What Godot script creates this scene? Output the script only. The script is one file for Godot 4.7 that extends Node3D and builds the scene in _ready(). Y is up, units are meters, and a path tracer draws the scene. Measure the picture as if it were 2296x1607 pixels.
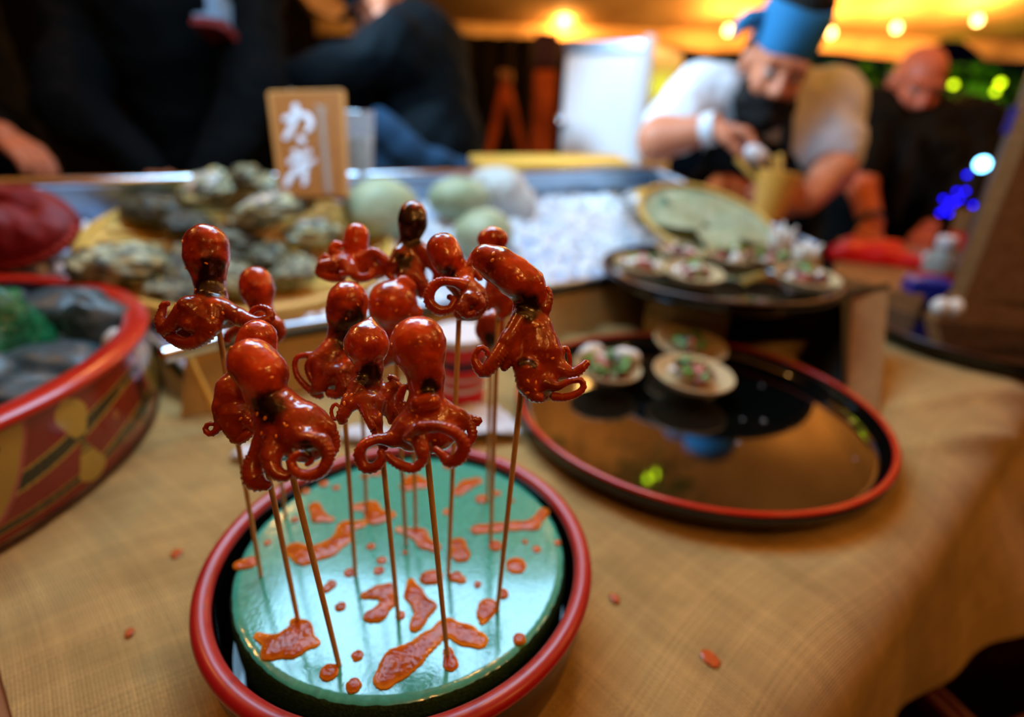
extends Node3D
# A seafood stall at night: glazed baby octopuses on skewers in a round lacquer bowl, trays, an oyster basket on ice, and people behind.

const EYE := Vector3(0, 1.145, 0)
const LENS := 1200.0      # focal length in pixels of the 2296 x 1607 frame
const SPOT := Vector3(-1.2, 2.1, -1.3)
const SPOT_AIM := Vector3(0.6, 1.2, -2.3)
var side := Vector3.ZERO
var upw := Vector3.ZERO
var fwd := Vector3.ZERO
var M := {}
var taken := {}
var noise := FastNoiseLite.new()
var fine := FastNoiseLite.new()
var rng := RandomNumberGenerator.new()

func _ready():
	rng.seed = 41
	var pitch := deg_to_rad(24.0)
	var roll := deg_to_rad(2.0)
	fwd = Vector3(0, -sin(pitch), -cos(pitch))
	var u0 := Vector3(0, cos(pitch), -sin(pitch))
	side = Vector3.RIGHT * cos(roll) + u0 * sin(roll)
	upw = u0 * cos(roll) - Vector3.RIGHT * sin(roll)
	# camera
	var cam := Camera3D.new()
	cam.name = "camera"
	var look := CameraAttributesPhysical.new()
	look.frustum_focal_length = 35.0 / (2.0 * 803.5 / LENS)
	look.frustum_focus_distance = 0.262
	look.exposure_aperture = 3.4
	look.frustum_near = 0.02
	look.frustum_far = 200.0
	cam.attributes = look
	cam.fov = rad_to_deg(2.0 * atan(803.5 / LENS))
	cam.near = 0.02
	cam.far = 200.0
	cam.transform = Transform3D(Basis(side, upw, -fwd), EYE)
	cam.current = true
	add_child(cam)
	# night air
	var we := WorldEnvironment.new()
	we.name = "night_sky"
	var env := Environment.new()
	env.background_mode = Environment.BG_COLOR
	env.background_color = Color(0.016, 0.03, 0.055)
	env.tonemap_mode = Environment.TONE_MAPPER_LINEAR
	env.tonemap_exposure = 1.18
	env.sdfgi_enabled = true
	env.ssao_enabled = true
	env.ssil_enabled = true
	we.environment = env
	add_child(we)
	# lamps that light the stall: a cool white panel under the canopy; the warm bulbs are set in build_canopy()
	var panel := AreaLight3D.new()
	panel.name = "panel_light"
	panel.area_size = Vector2(1.0, 0.5)
	panel.light_energy = 1.75
	panel.light_color = Color(0.66, 0.86, 1.0)
	panel.shadow_enabled = true
	panel.position = Vector3(-0.2, 1.925, -1.04)
	panel.rotation = Vector3(-PI / 2.0, 0, 0)
	panel.set("omni_range", 12.0)
	panel.set("area_range", 12.0)
	add_child(panel)
	var spot := SpotLight3D.new()
	spot.name = "spot_light"
	spot.light_energy = 7.5
	spot.light_color = Color(0.7, 0.87, 1.0)
	spot.light_size = 0.07
	spot.spot_angle = 28.0
	spot.spot_range = 14.0
	spot.spot_attenuation = 2.0
	spot.spot_angle_attenuation = 0.5
	spot.shadow_enabled = true
	add_child(spot)
	spot.look_at_from_position(SPOT + (SPOT_AIM - SPOT).normalized() * 0.1, SPOT_AIM)

	noise.seed = 7
	noise.frequency = 1.0
	noise.fractal_octaves = 3
	fine.seed = 19
	fine.frequency = 1.0
	fine.fractal_octaves = 4
	make_materials()
	build_ground()
	build_canopy()
	build_table()
	build_ice_pan()
	build_backdrop()
	build_people()
	build_front_bowl()
	build_octopuses()
	build_stone_bowl()
	build_round_tray()
	build_basket()
	build_second_tray()
	build_right_side()
	build_small_things()

# ---------------------------------------------------------------- placing
func ray(x: float, y: float) -> Vector3:
	return side * ((x - 1148.0) / LENS) - upw * ((y - 803.5) / LENS) + fwd

func D(x: float, y: float, d: float) -> Vector3:      # the point seen there at that depth
	return EYE + ray(x, y) * d

func Y(x: float, y: float, h: float) -> Vector3:      # the point seen there on the level h
	var r := ray(x, y)
	return EYE + r * ((h - EYE.y) / r.y)

func on(x: float, y: float, p: Plane) -> Vector3:
	var r := ray(x, y)
	return EYE + r * ((p.d - p.normal.dot(EYE)) / p.normal.dot(r))

func depth_of(p: Vector3) -> float:
	return (p - EYE).dot(fwd)

# ---------------------------------------------------------------- naming
func numbered(called: String) -> String:
	if not taken.has(called):
		taken[called] = 0
		return called
	taken[called] += 1
	return "%s_%03d" % [called, taken[called]]

func tag(o: Node, label: String, category: String, group := ""):
	o.set_meta("label", label)
	o.set_meta("category", category)
	if group:
		o.set_meta("group", group)
	return o

func thing(called: String, label: String, category: String, at := Vector3.ZERO, group := "") -> Node3D:
	var o := Node3D.new()
	o.name = numbered(called)
	add_child(o)
	o.position = at
	tag(o, label, category, group)
	return o

func base_of(n: Node) -> Vector3:
	var p := Vector3.ZERO
	while n != self and n is Node3D:
		p += n.position
		n = n.get_parent()
	return p

func part(called: String, mb, mat: Material, parent: Node = self, label := "") -> MeshInstance3D:
	var o := MeshInstance3D.new()
	o.name = numbered(called) if parent == self else called
	o.mesh = mb.mesh(base_of(parent))
	o.material_override = mat
	parent.add_child(o, true)
	if label:
		o.set_meta("label", label)
	return o

func struct(called: String, mb, mat: Material, parent: Node = self) -> MeshInstance3D:
	var o := part(called, mb, mat, parent)
	if parent == self:
		o.set_meta("kind", "structure")
	return o

# ---------------------------------------------------------------- mesh building
class MB:
	var v := PackedVector3Array()
	var n := PackedVector3Array()
	var uv := PackedVector2Array()
	var c := PackedColorArray()
	var ix := PackedInt32Array()
	var tint := Color(1, 1, 1)
	var flip_check := true
	var weld := true
	var tf := Transform3D.IDENTITY

	func put(p: Vector3, t := Vector2.ZERO, col = null) -> int:
		v.append(tf * p)
		n.append(Vector3.ZERO)
		uv.append(t)
		c.append(col if col != null else tint)
		return v.size() - 1

	func tri(a: int, b: int, d: int):
		ix.append(a); ix.append(b); ix.append(d)

	# a net of rings, each a PackedVector3Array of one length
	func grid(rings: Array, around := true, uvs := Vector2(1, 1), cols = null, along := false):
		var m: int = rings[0].size()
		var w := m + 1 if around else m
		var start := v.size()
		for i in rings.size():
			for j in w:
				put(rings[i][j % m], Vector2(float(j) / (w - 1), float(i) / maxi(1, rings.size() - 1)) * uvs, cols[i][j] if cols != null else null)
		for i in rings.size() - 1:
			for j in w - 1:
				var a := start + i * w + j
				tri(a, a + 1, a + w)
				tri(a + 1, a + w + 1, a + w)

	func cap(ring: PackedVector3Array, away: Vector3):
		var mid := Vector3.ZERO
		for p in ring:
			mid += p
		fan(mid / ring.size(), ring, away)

	func fan(mid: Vector3, ring: PackedVector3Array, away: Vector3):
		var s := put(mid)
		var k := ring.size()
		for p in ring:
			put(p)
		var back := (ring[1] - ring[0]).cross(mid - ring[0]).dot(away) > 0.0
		for j in k:
			if back:
				tri(s, s + 1 + (j + 1) % k, s + 1 + j)
			else:
				tri(s, s + 1 + j, s + 1 + (j + 1) % k)

	func poly(pts: Array, from: Vector3):      # flat, facing away from the point «from»
		var s := v.size()
		for p in pts:
			put(p)
		var nn: Vector3 = (pts[1] - pts[0]).cross(pts[2] - pts[0])
		var back := nn.dot(pts[0] - from) > 0.0
		for j in range(1, pts.size() - 1):
			if back:
				tri(s, s + j + 1, s + j)
			else:
				tri(s, s + j, s + j + 1)

	func quad_uv(pts: Array, from: Vector3, uvs: Array):
		var s := v.size()
		for j in pts.size():
			put(pts[j], uvs[j])
		var nn: Vector3 = (pts[1] - pts[0]).cross(pts[2] - pts[0])
		if nn.dot(pts[0] - from) > 0.0:
			tri(s, s + 2, s + 1); tri(s, s + 3, s + 2)
		else:
			tri(s, s + 1, s + 2); tri(s, s + 2, s + 3)

	func box(mid: Vector3, size: Vector3, b := 0.002, turn := Basis.IDENTITY):
		var h := size / 2.0
		b = minf(b, minf(h.x, minf(h.y, h.z)) * 0.9)
		var P := func(x, y, z, k): 
			var q := Vector3(x * h.x, y * h.y, z * h.z)
			for a in 3:
				if a != k:
					q[a] -= signf(q[a]) * b
			return mid + turn * q
		for k in 3:
			for s in [-1, 1]:
				var f := []
				for e in [[-1, -1], [1, -1], [1, 1], [-1, 1]]:
					var q := [0, 0, 0]
					q[k] = s; q[(k + 1) % 3] = e[0]; q[(k + 2) % 3] = e[1]
					f.append(P.call(q[0], q[1], q[2], k))
				poly(f, mid)
		for k in 3:      # edges along axis k
			var k1 := (k + 1) % 3
			var k2 := (k + 2) % 3
			for s in [-1, 1]:
				for t in [-1, 1]:
					var f := []
					for e in [[-1, k1], [1, k1], [1, k2], [-1, k2]]:
						var q := [0, 0, 0]
						q[k] = e[0]; q[k1] = s; q[k2] = t
						f.append(P.call(q[0], q[1], q[2], e[1]))
					poly(f, mid)
		for x in [-1, 1]:
			for y in [-1, 1]:
				for z in [-1, 1]:
					poly([P.call(x, y, z, 0), P.call(x, y, z, 1), P.call(x, y, z, 2)], mid)

	# a slab with the outline pts (any plane), grown by «thick» along the way given
	func slab(pts: Array, thick: Vector3):
		var flat := PackedVector2Array()
		var nn := thick.normalized()
		var ax: Vector3 = (pts[1] - pts[0]).normalized()
		var ay := nn.cross(ax).normalized()
		for p in pts:
			flat.append(Vector2((p - pts[0]).dot(ax), (p - pts[0]).dot(ay)))
		var t := Geometry2D.triangulate_polygon(flat)
		for s in 2:
			var st := v.size()
			for j in pts.size():
				put(pts[j] + thick * s, flat[j])
			for k in range(0, t.size(), 3):
				var a: int = t[k]
				var b: int = t[k + 1]
				var d: int = t[k + 2]
				var up := (flat[b] - flat[a]).cross(flat[d] - flat[a]) > 0.0
				if up == (s == 1):
					tri(st + a, st + d, st + b)
				else:
					tri(st + a, st + b, st + d)
		var area := 0.0
		for j in pts.size():
			area += flat[j].cross(flat[(j + 1) % pts.size()])
		for j in pts.size():
			var p: Vector3 = pts[j]
			var q: Vector3 = pts[(j + 1) % pts.size()]
			var out := (q - p).cross(nn) * signf(area)
			poly([p, q, q + thick, p + thick], (p + q) / 2.0 + thick / 2.0 - out.normalized())

	func lathe(prof: Array, mid: Vector3, segs := 64, turn := Basis.IDENTITY, uvs := Vector2(1, 1), wob = null):
		var rings := []
		for p in prof:
			var r := PackedVector3Array()
			for j in segs:
				var a := TAU * j / segs
				var q := Vector3(cos(a) * p.x, p.y, -sin(a) * p.x)
				if wob != null:
					q = wob.call(q, a)
				r.append(mid + turn * q)
			rings.append(r)
		grid(rings, true, uvs)

	func tube(path: PackedVector3Array, radii: Array, sides := 10, ends := true, uvs := Vector2(1, 1)):
		var rings := []
		var nrm := Vector3.UP
		var t0 := (path[1] - path[0]).normalized()
		if absf(t0.dot(nrm)) > 0.9:
			nrm = Vector3.RIGHT
		for i in path.size():
			var t := (path[mini(i + 1, path.size() - 1)] - path[maxi(i - 1, 0)]).normalized()
			nrm = (nrm - t * nrm.dot(t)).normalized()
			var bi := t.cross(nrm)
			var r := PackedVector3Array()
			var rad: float = radii[mini(i, radii.size() - 1)]
			for j in sides:
				var a := TAU * j / sides
				r.append(path[i] + (nrm * cos(a) + bi * sin(a)) * rad)
			rings.append(r)
		grid(rings, true, uvs)
		if ends:
			cap(rings[0], path[0] - path[1])
			cap(rings[-1], path[-1] - path[-2])

	func ball(mid: Vector3, r: Vector3, turn := Basis.IDENTITY, segs := 20, rough := 0.0, noi = null, freq := 1.0):
		var rings := []
		var half := segs / 2
		for i in half + 1:
			var ring := PackedVector3Array()
			var b := PI * i / half
			for j in segs:
				var a := TAU * j / segs
				var q := Vector3(sin(b) * cos(a), cos(b), sin(b) * sin(a))
				if noi != null:
					q *= 1.0 + rough * noi.get_noise_3dv(q * freq + mid * 97.0)
				ring.append(mid + turn * (q * r))
			rings.append(ring)
		grid(rings, true)

	func take(other, move := Transform3D.IDENTITY):
		var s := v.size()
		for i in other.v.size():
			v.append(move * other.v[i])
			n.append((move.basis * other.n[i]) if other.n[i] != Vector3.ZERO else Vector3.ZERO)
			uv.append(other.uv[i])
			c.append(other.c[i])
		for i in other.ix:
			ix.append(s + i)

	func mesh(base := Vector3.ZERO) -> ArrayMesh:
		var nn := PackedVector3Array()
		nn.resize(v.size())
		var vol := 0.0
		for k in range(0, ix.size(), 3):
			var a := v[ix[k]]
			var b := v[ix[k + 1]]
			var d := v[ix[k + 2]]
			var cr := (d - a).cross(b - a)
			nn[ix[k]] += cr
			nn[ix[k + 1]] += cr
			nn[ix[k + 2]] += cr
			vol -= (a - v[0]).dot((b - v[0]).cross(d - v[0]))
		# seams of closed rings share their normals
		var seen := {}
		for i in (v.size() if weld else 0):
			if n[i] != Vector3.ZERO:
				continue
			var key := Vector3i((v[i] * 200000.0).round())
			if seen.has(key):
				var o: int = seen[key]
				if nn[o].normalized().dot(nn[i].normalized()) > 0.75:
					var s := nn[o] + nn[i]
					nn[o] = s
					nn[i] = s
			else:
				seen[key] = i
		if flip_check and vol < 0.0:
			for k in range(0, ix.size(), 3):
				var t := ix[k + 1]
				ix[k + 1] = ix[k + 2]
				ix[k + 2] = t
			for i in nn.size():
				nn[i] = -nn[i]
		for i in nn.size():
			nn[i] = n[i] if n[i] != Vector3.ZERO else (nn[i].normalized() if nn[i].length_squared() > 1e-30 else Vector3.UP)
		var w := PackedVector3Array()
		w.resize(v.size())
		for i in v.size():
			w[i] = v[i] - base
		var ar := []
		ar.resize(Mesh.ARRAY_MAX)
		ar[Mesh.ARRAY_VERTEX] = w
		ar[Mesh.ARRAY_NORMAL] = nn
		ar[Mesh.ARRAY_TEX_UV] = uv
		ar[Mesh.ARRAY_COLOR] = c
		ar[Mesh.ARRAY_INDEX] = ix
		var am := ArrayMesh.new()
		am.add_surface_from_arrays(Mesh.PRIMITIVE_TRIANGLES, ar)
		return am

# ---------------------------------------------------------------- soft bodies: tapered capsules and ellipsoids joined by a smooth minimum, meshed as surface nets
# a capsule: [a, b, ra, rb]; an ellipsoid: [centre, Basis of its three half axes]; a fifth or third entry "cut" takes it away
func soft(prims: Array, cell: float, k: float, squash := 1.0) -> MB:
	var lo := Vector3.INF
	var hi := -Vector3.INF
	var boxes := []
	for p in prims:
		var l: Vector3
		var h: Vector3
		if p[1] is Basis:
			var e := Vector3.ZERO
			for a in 3:
				e[a] = absf(p[1].x[a]) + absf(p[1].y[a]) + absf(p[1].z[a])
			l = p[0] - e; h = p[0] + e
		else:
			l = (p[0] - Vector3.ONE * p[2]).min(p[1] - Vector3.ONE * p[3])
			h = (p[0] + Vector3.ONE * p[2]).max(p[1] + Vector3.ONE * p[3])
		boxes.append([l, h])
		lo = lo.min(l); hi = hi.max(h)
	var pad := k + cell * 2.5
	lo -= Vector3.ONE * pad
	hi += Vector3.ONE * pad
	var dim := Vector3i(((hi - lo) / cell).ceil()) + Vector3i.ONE
	var sx := 1
	var sy := dim.x
	var sz := dim.x * dim.y
	var f := PackedFloat32Array()
	f.resize(sz * dim.z)
	f.fill(1.0)
	var ik := 1.0 / maxf(k, 1e-6)
	for pi in prims.size():
		var p: Array = prims[pi]
		var l := Vector3i(((boxes[pi][0] - lo - Vector3.ONE * pad) / cell).floor()).clamp(Vector3i.ZERO, dim - Vector3i.ONE)
		var h := Vector3i(((boxes[pi][1] - lo + Vector3.ONE * pad) / cell).ceil()).clamp(Vector3i.ZERO, dim - Vector3i.ONE)
		var ell: bool = p[1] is Basis
		var cut: bool = p[-1] is String
		var a: Vector3 = p[0]
		var inv := Basis.IDENTITY
		var small := 0.0
		var ba := Vector3.ZERO
		var bb := 1.0
		var ra := 0.0
		var dr := 0.0
		if ell:
			inv = p[1].inverse()
			small = minf(p[1].x.length(), minf(p[1].y.length(), p[1].z.length()))
		else:
			ba = p[1] - a
			bb = 1.0 / maxf(ba.length_squared(), 1e-12)
			ra = p[2]
			dr = p[3] - ra
		for z in range(l.z, h.z + 1):
			for y in range(l.y, h.y + 1):
				var q := lo + Vector3(l.x, y, z) * cell - a
				var at := l.x + y * sy + z * sz
				for x in range(l.x, h.x + 1):
					var d: float
					if ell:
						d = ((inv * q).length() - 1.0) * small
					else:
						var t := clampf(q.dot(ba) * bb, 0.0, 1.0)
						d = (q - ba * t).length() - ra - dr * t
					var o := f[at]
					if cut:
						f[at] = maxf(o, -d)
					else:
						var e := k - absf(o - d)
						f[at] = minf(o, d) - (e * e * 0.25 * ik if e > 0.0 else 0.0)
					q.x += cell
					at += 1
	var mb := MB.new()
	mb.weld = false
	var id := PackedInt32Array()
	id.resize(f.size())
	id.fill(-1)
	for z in dim.z - 1:
		for y in dim.y - 1:
			var at := y * sy + z * sz
			for x in dim.x - 1:
				var f0 := f[at]
				var f1 := f[at + 1]
				var f2 := f[at + sy]
				var f3 := f[at + sy + 1]
				var f4 := f[at + sz]
				var f5 := f[at + sz + 1]
				var f6 := f[at + sz + sy]
				var f7 := f[at + sz + sy + 1]
				var c := int(f0 < 0) + int(f1 < 0) + int(f2 < 0) + int(f3 < 0) + int(f4 < 0) + int(f5 < 0) + int(f6 < 0) + int(f7 < 0)
				if c > 0 and c < 8:
					var s := Vector3.ZERO
					var m := 0
					if (f0 < 0) != (f1 < 0): s += Vector3(f0 / (f0 - f1), 0, 0); m += 1
					if (f2 < 0) != (f3 < 0): s += Vector3(f2 / (f2 - f3), 1, 0); m += 1
					if (f4 < 0) != (f5 < 0): s += Vector3(f4 / (f4 - f5), 0, 1); m += 1
					if (f6 < 0) != (f7 < 0): s += Vector3(f6 / (f6 - f7), 1, 1); m += 1
					if (f0 < 0) != (f2 < 0): s += Vector3(0, f0 / (f0 - f2), 0); m += 1
					if (f1 < 0) != (f3 < 0): s += Vector3(1, f1 / (f1 - f3), 0); m += 1
					if (f4 < 0) != (f6 < 0): s += Vector3(0, f4 / (f4 - f6), 1); m += 1
					if (f5 < 0) != (f7 < 0): s += Vector3(1, f5 / (f5 - f7), 1); m += 1
					if (f0 < 0) != (f4 < 0): s += Vector3(0, 0, f0 / (f0 - f4)); m += 1
					if (f1 < 0) != (f5 < 0): s += Vector3(1, 0, f1 / (f1 - f5)); m += 1
					if (f2 < 0) != (f6 < 0): s += Vector3(0, 1, f2 / (f2 - f6)); m += 1
					if (f3 < 0) != (f7 < 0): s += Vector3(1, 1, f3 / (f3 - f7)); m += 1
					id[at] = mb.put(lo + (Vector3(x, y, z) + s / m) * cell)
				at += 1
	for z in range(1, dim.z - 1):
		for y in range(1, dim.y - 1):
			var at := 1 + y * sy + z * sz
			for x in range(1, dim.x - 1):
				var inside := f[at] < 0
				if inside != (f[at + 1] < 0):
					_face(mb, id[at - sy - sz], id[at - sz], id[at], id[at - sy], inside)
				if inside != (f[at + sy] < 0):
					_face(mb, id[at - sx - sz], id[at - sx], id[at], id[at - sz], inside)
				if inside != (f[at + sz] < 0):
					_face(mb, id[at - sx - sy], id[at - sy], id[at], id[at - sx], inside)
				at += 1
	return mb

func _face(mb: MB, a: int, b: int, c: int, d: int, inside: bool):
	if a < 0 or b < 0 or c < 0 or d < 0:
		return
	if inside:
		mb.ix.append_array([a, c, b, a, d, c])
	else:
		mb.ix.append_array([a, b, c, a, c, d])

# a curve through the points (each x, y, z and a radius in w), with a point every «step»
func flow(pts: Array, step: float) -> Array:
	var out := []
	for i in pts.size() - 1:
		var p0: Vector4 = pts[maxi(i - 1, 0)]
		var p1: Vector4 = pts[i]
		var p2: Vector4 = pts[i + 1]
		var p3: Vector4 = pts[mini(i + 2, pts.size() - 1)]
		var m := maxi(1, int(ceil(Vector3(p2.x - p1.x, p2.y - p1.y, p2.z - p1.z).length() / step)))
		for k in m:
			var t := float(k) / m
			out.append(0.5 * (2.0 * p1 + (p2 - p0) * t + (2.0 * p0 - 5.0 * p1 + 4.0 * p2 - p3) * t * t + (3.0 * p1 - p0 - 3.0 * p2 + p3) * t * t * t))
	out.append(pts[-1])
	return out

# ---------------------------------------------------------------- materials
func mat(c: Color, rough := 0.6, spec := 0.5) -> StandardMaterial3D:
	var m := StandardMaterial3D.new()
	m.albedo_color = c
	m.roughness = rough
	m.metallic_specular = spec
	return m

func tinted(rough := 0.6, spec := 0.5) -> StandardMaterial3D:      # coloured by the mesh's own pigment
	var m := mat(Color.WHITE, rough, spec)
	m.vertex_color_use_as_albedo = true
	return m

func noisy(freq: float, lowc: Color, highc: Color, size := 256, sd := 3, oct := 4) -> NoiseTexture2D:
	var t := NoiseTexture2D.new()
	t.width = size
	t.height = size
	t.seamless = true
	var n := FastNoiseLite.new()
	n.seed = sd
	n.frequency = freq
	n.fractal_octaves = oct
	t.noise = n
	var g := Gradient.new()
	g.set_color(0, lowc)
	g.set_color(1, highc)
	t.color_ramp = g
	return t

func relief(freq: float, size := 256, sd := 5, oct := 4) -> NoiseTexture2D:
	return noisy(freq, Color.BLACK, Color.WHITE, size, sd, oct)

func grain(m: StandardMaterial3D, tex: Texture2D, scale: float, bump: Texture2D = null, cm := 0.05):
	m.uv1_triplanar = true
	m.uv1_scale = Vector3.ONE * scale
	if tex:
		m.albedo_texture = tex
	if bump:
		m.heightmap_enabled = true
		m.heightmap_texture = bump
		m.heightmap_scale = cm
	return m

# plain woven burlap: 32 x 32 threads, each with a tone and a width of its own
func weave() -> Array:
	var s := 512
	var k := 32
	var col := Image.create(s, s, false, Image.FORMAT_RGB8)
	var hgt := Image.create(s, s, false, Image.FORMAT_L8)
	var wa := []
	var we := []
	for i in k:
		wa.append([rng.randf_range(-0.07, 0.07), rng.randf_range(0.36, 0.48), rng.randf_range(-0.06, 0.06)])
		we.append([rng.randf_range(-0.07, 0.07), rng.randf_range(0.36, 0.48), rng.randf_range(-0.06, 0.06)])
	var base := Color(0.74, 0.62, 0.385)
	for y in s:
		for x in s:
			var u := float(x) * k / s
			var v := float(y) * k / s
			var i := int(u)
			var j := int(v)
			var du: float = u - i - 0.5 + wa[i][2]
			var dv: float = v - j - 0.5 + we[j][2]
			var over := (i + j) % 2 == 0
			var ha: float = sqrt(maxf(0.0, 1.0 - pow(du / wa[i][1], 2.0))) * (0.62 + 0.38 * cos(PI * dv) * (1.0 if over else -1.0))
			var he: float = sqrt(maxf(0.0, 1.0 - pow(dv / we[j][1], 2.0))) * (0.62 + 0.38 * cos(PI * du) * (-1.0 if over else 1.0))
			var h := maxf(ha, he)
			var t: float = 1.0 + (wa[i][0] if ha > he else we[j][0])
			t *= 0.96 + 0.08 * sin((u + v) * 9.0 + (u - v) * 23.0)
			var c := base * t
			if h < 0.2:
				c = base * 0.3
			col.set_pixel(x, y, Color(c.r, c.g, c.b))
			hgt.set_pixel(x, y, Color(h, h, h))
	col.generate_mipmaps()
	return [ImageTexture.create_from_image(col), ImageTexture.create_from_image(hgt)]

func burlap(t: Array, scale: Vector3, triplanar := false) -> StandardMaterial3D:
	var m := mat(Color.WHITE, 0.95, 0.15)
	m.albedo_texture = t[0]
	m.heightmap_enabled = true
	m.heightmap_texture = t[1]
	m.heightmap_scale = 0.06
	m.uv1_scale = scale
	m.uv1_triplanar = triplanar
	m.detail_enabled = true
	m.detail_blend_mode = BaseMaterial3D.BLEND_MODE_MUL
	m.detail_uv_layer = BaseMaterial3D.DETAIL_UV_1
	m.rim_enabled = true
	m.rim = 0.25
	m.rim_tint = 0.8
	return m

func make_materials():
	var soft_noise := relief(0.02, 256, 5)
	var crisp_noise := relief(0.06, 256, 9)
	var w := weave()
	M.burlap = burlap(w, Vector3(1, 1, 1))
	M.burlap.vertex_color_use_as_albedo = true
	M.burlap_box = burlap(w, Vector3.ONE * 15.0, true)
	M.glaze = tinted(0.24, 0.5)
	M.glaze.clearcoat_enabled = true
	M.glaze.clearcoat = 0.55
	M.glaze.clearcoat_roughness = 0.06
	M.glaze.subsurf_scatter_enabled = true
	M.glaze.subsurf_scatter_strength = 0.16
	M.seed = mat(Color(1.0, 0.6, 0.16), 0.25, 0.6)
	M.skewer = mat(Color(0.9, 0.72, 0.45), 0.55, 0.4)
	grain(M.skewer, noisy(0.05, Color(0.85, 0.8, 0.74), Color.WHITE, 128, 4), 30.0)
	M.skewer.uv1_scale = Vector3(240, 18, 240)
	M.sauce = tinted(0.1, 0.3)
	M.red_lacquer = mat(Color(0.62, 0.07, 0.065), 0.36, 0.5)
	M.red_lacquer.clearcoat_enabled = true
	M.red_lacquer.clearcoat = 0.2
	M.red_lacquer.clearcoat_roughness = 0.2
	M.rim_red = mat(Color(0.66, 0.12, 0.06), 0.22, 0.5)
	M.black_lacquer = mat(Color(0.012, 0.022, 0.02), 0.09, 0.5)
	M.tray_black = mat(Color(0.02, 0.03, 0.026), 0.045, 0.75)
	M.tray_black.clearcoat_enabled = true
	M.tray_black.clearcoat = 1.0
	M.tray_black.clearcoat_roughness = 0.03
	M.body_lacquer = mat(Color(0.2, 0.05, 0.035), 0.2, 0.5)
	M.slab = mat(Color(0.27, 0.67, 0.58), 0.17, 0.62)
	M.slab.albedo_texture = noisy(0.025, Color(0.74, 0.84, 0.82), Color(1, 1, 1), 512, 21, 6)
	M.slab.uv1_triplanar = true
	M.slab.uv1_scale = Vector3.ONE * 14.0
	M.slab.roughness_texture = noisy(0.03, Color(0.35, 0.35, 0.35), Color(1, 1, 1), 256, 33, 5)
	M.slab.roughness = 0.2
	M.slab.clearcoat_enabled = true
	M.slab.clearcoat = 0.45
	M.slab.clearcoat_roughness = 0.05
	M.slab.heightmap_enabled = true
	M.slab.heightmap_texture = noisy(0.04, Color.BLACK, Color.WHITE, 512, 22, 5)
	M.slab.heightmap_scale = 0.006
	M.slab_side = grain(mat(Color(0.2, 0.36, 0.22), 0.7, 0.4), noisy(0.04, Color(0.5, 0.5, 0.4), Color.WHITE, 256, 23), 30.0, crisp_noise, 0.08)
	M.steel = mat(Color(0.62, 0.68, 0.74), 0.3)
	M.steel.metallic = 0.9
	M.ice = tinted(0.25, 0.6)
	M.ice_base = grain(mat(Color(0.8, 0.86, 0.94), 0.35, 0.5), noisy(0.05, Color(0.72, 0.78, 0.9), Color.WHITE, 256, 12), 12.0, crisp_noise, 0.3)
	M.bamboo = grain(mat(Color(0.92, 0.75, 0.36), 0.45, 0.45), noisy(0.04, Color(0.75, 0.7, 0.6), Color.WHITE, 256, 14), 12.0)
	M.shell = tinted(0.5, 0.5)
	M.shell.heightmap_enabled = true
	M.shell.heightmap_texture = crisp_noise
	M.shell.heightmap_scale = 0.12
	M.shell.uv1_triplanar = true
	M.shell.uv1_scale = Vector3.ONE * 25.0
	M.nacre = grain(mat(Color(0.78, 0.78, 0.72), 0.25, 0.6), noisy(0.02, Color(0.7, 0.62, 0.6), Color.WHITE, 128, 15), 16.0)
	M.stone_dark = grain(mat(Color(0.21, 0.3, 0.33), 0.42, 0.5), noisy(0.03, Color(0.65, 0.7, 0.7), Color.WHITE, 256, 16), 14.0, soft_noise, 0.02)
	M.stone_white = grain(mat(Color(0.82, 0.83, 0.8), 0.5, 0.5), noisy(0.03, Color(0.85, 0.85, 0.85), Color.WHITE, 128, 17), 14.0)
	M.stone_pale = grain(mat(Color(0.72, 0.75, 0.62), 0.55, 0.4), noisy(0.012, Color(0.72, 0.76, 0.68), Color.WHITE, 256, 18), 5.0)
	M.green_rock = grain(mat(Color(0.13, 0.48, 0.34), 0.12, 0.6), noisy(0.03, Color(0.4, 0.55, 0.45), Color(1, 1, 0.9), 256, 20), 9.0, crisp_noise, 0.25)
	M.crab = grain(mat(Color(0.56, 0.075, 0.07), 0.55, 0.35), noisy(0.03, Color(0.6, 0.5, 0.5), Color.WHITE, 256, 24), 12.0, crisp_noise, 0.06)
	M.crab_tooth = mat(Color(0.72, 0.2, 0.17), 0.4)
	M.wood_sign = grain(mat(Color(0.7, 0.42, 0.13), 0.6, 0.3), noisy(0.02, Color(0.72, 0.66, 0.6), Color.WHITE, 256, 25), 4.0)
	M.wood_sign.uv1_scale = Vector3(30, 3, 30)
	M.white_paint = mat(Color(0.86, 0.87, 0.9), 0.6)
	M.faded_paint = mat(Color(0.66, 0.55, 0.47), 0.7)
	M.bulb = mat(Color(1, 0.9, 0.7), 0.3)
	M.bulb.emission_enabled = true
	M.bulb.emission = Color(1.0, 0.78, 0.42)
	M.bulb.emission_energy_multiplier = 14.0
	M.cord = mat(Color(0.03, 0.03, 0.03), 0.6)
	M.canvas = grain(mat(Color(0.86, 0.72, 0.52), 0.85, 0.2), noisy(0.01, Color(0.82, 0.78, 0.72), Color.WHITE, 256, 26), 0.9)
	M.dark_cloth = grain(mat(Color(0.02, 0.045, 0.055), 0.85, 0.2), noisy(0.02, Color(0.6, 0.65, 0.7), Color.WHITE, 256, 27), 3.0)
	M.navy_cloth = grain(mat(Color(0.016, 0.052, 0.068), 0.85, 0.2), noisy(0.02, Color(0.6, 0.65, 0.7), Color.WHITE, 256, 28), 3.0)
	M.black_cloth = mat(Color(0.022, 0.028, 0.032), 0.85, 0.2)
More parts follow.
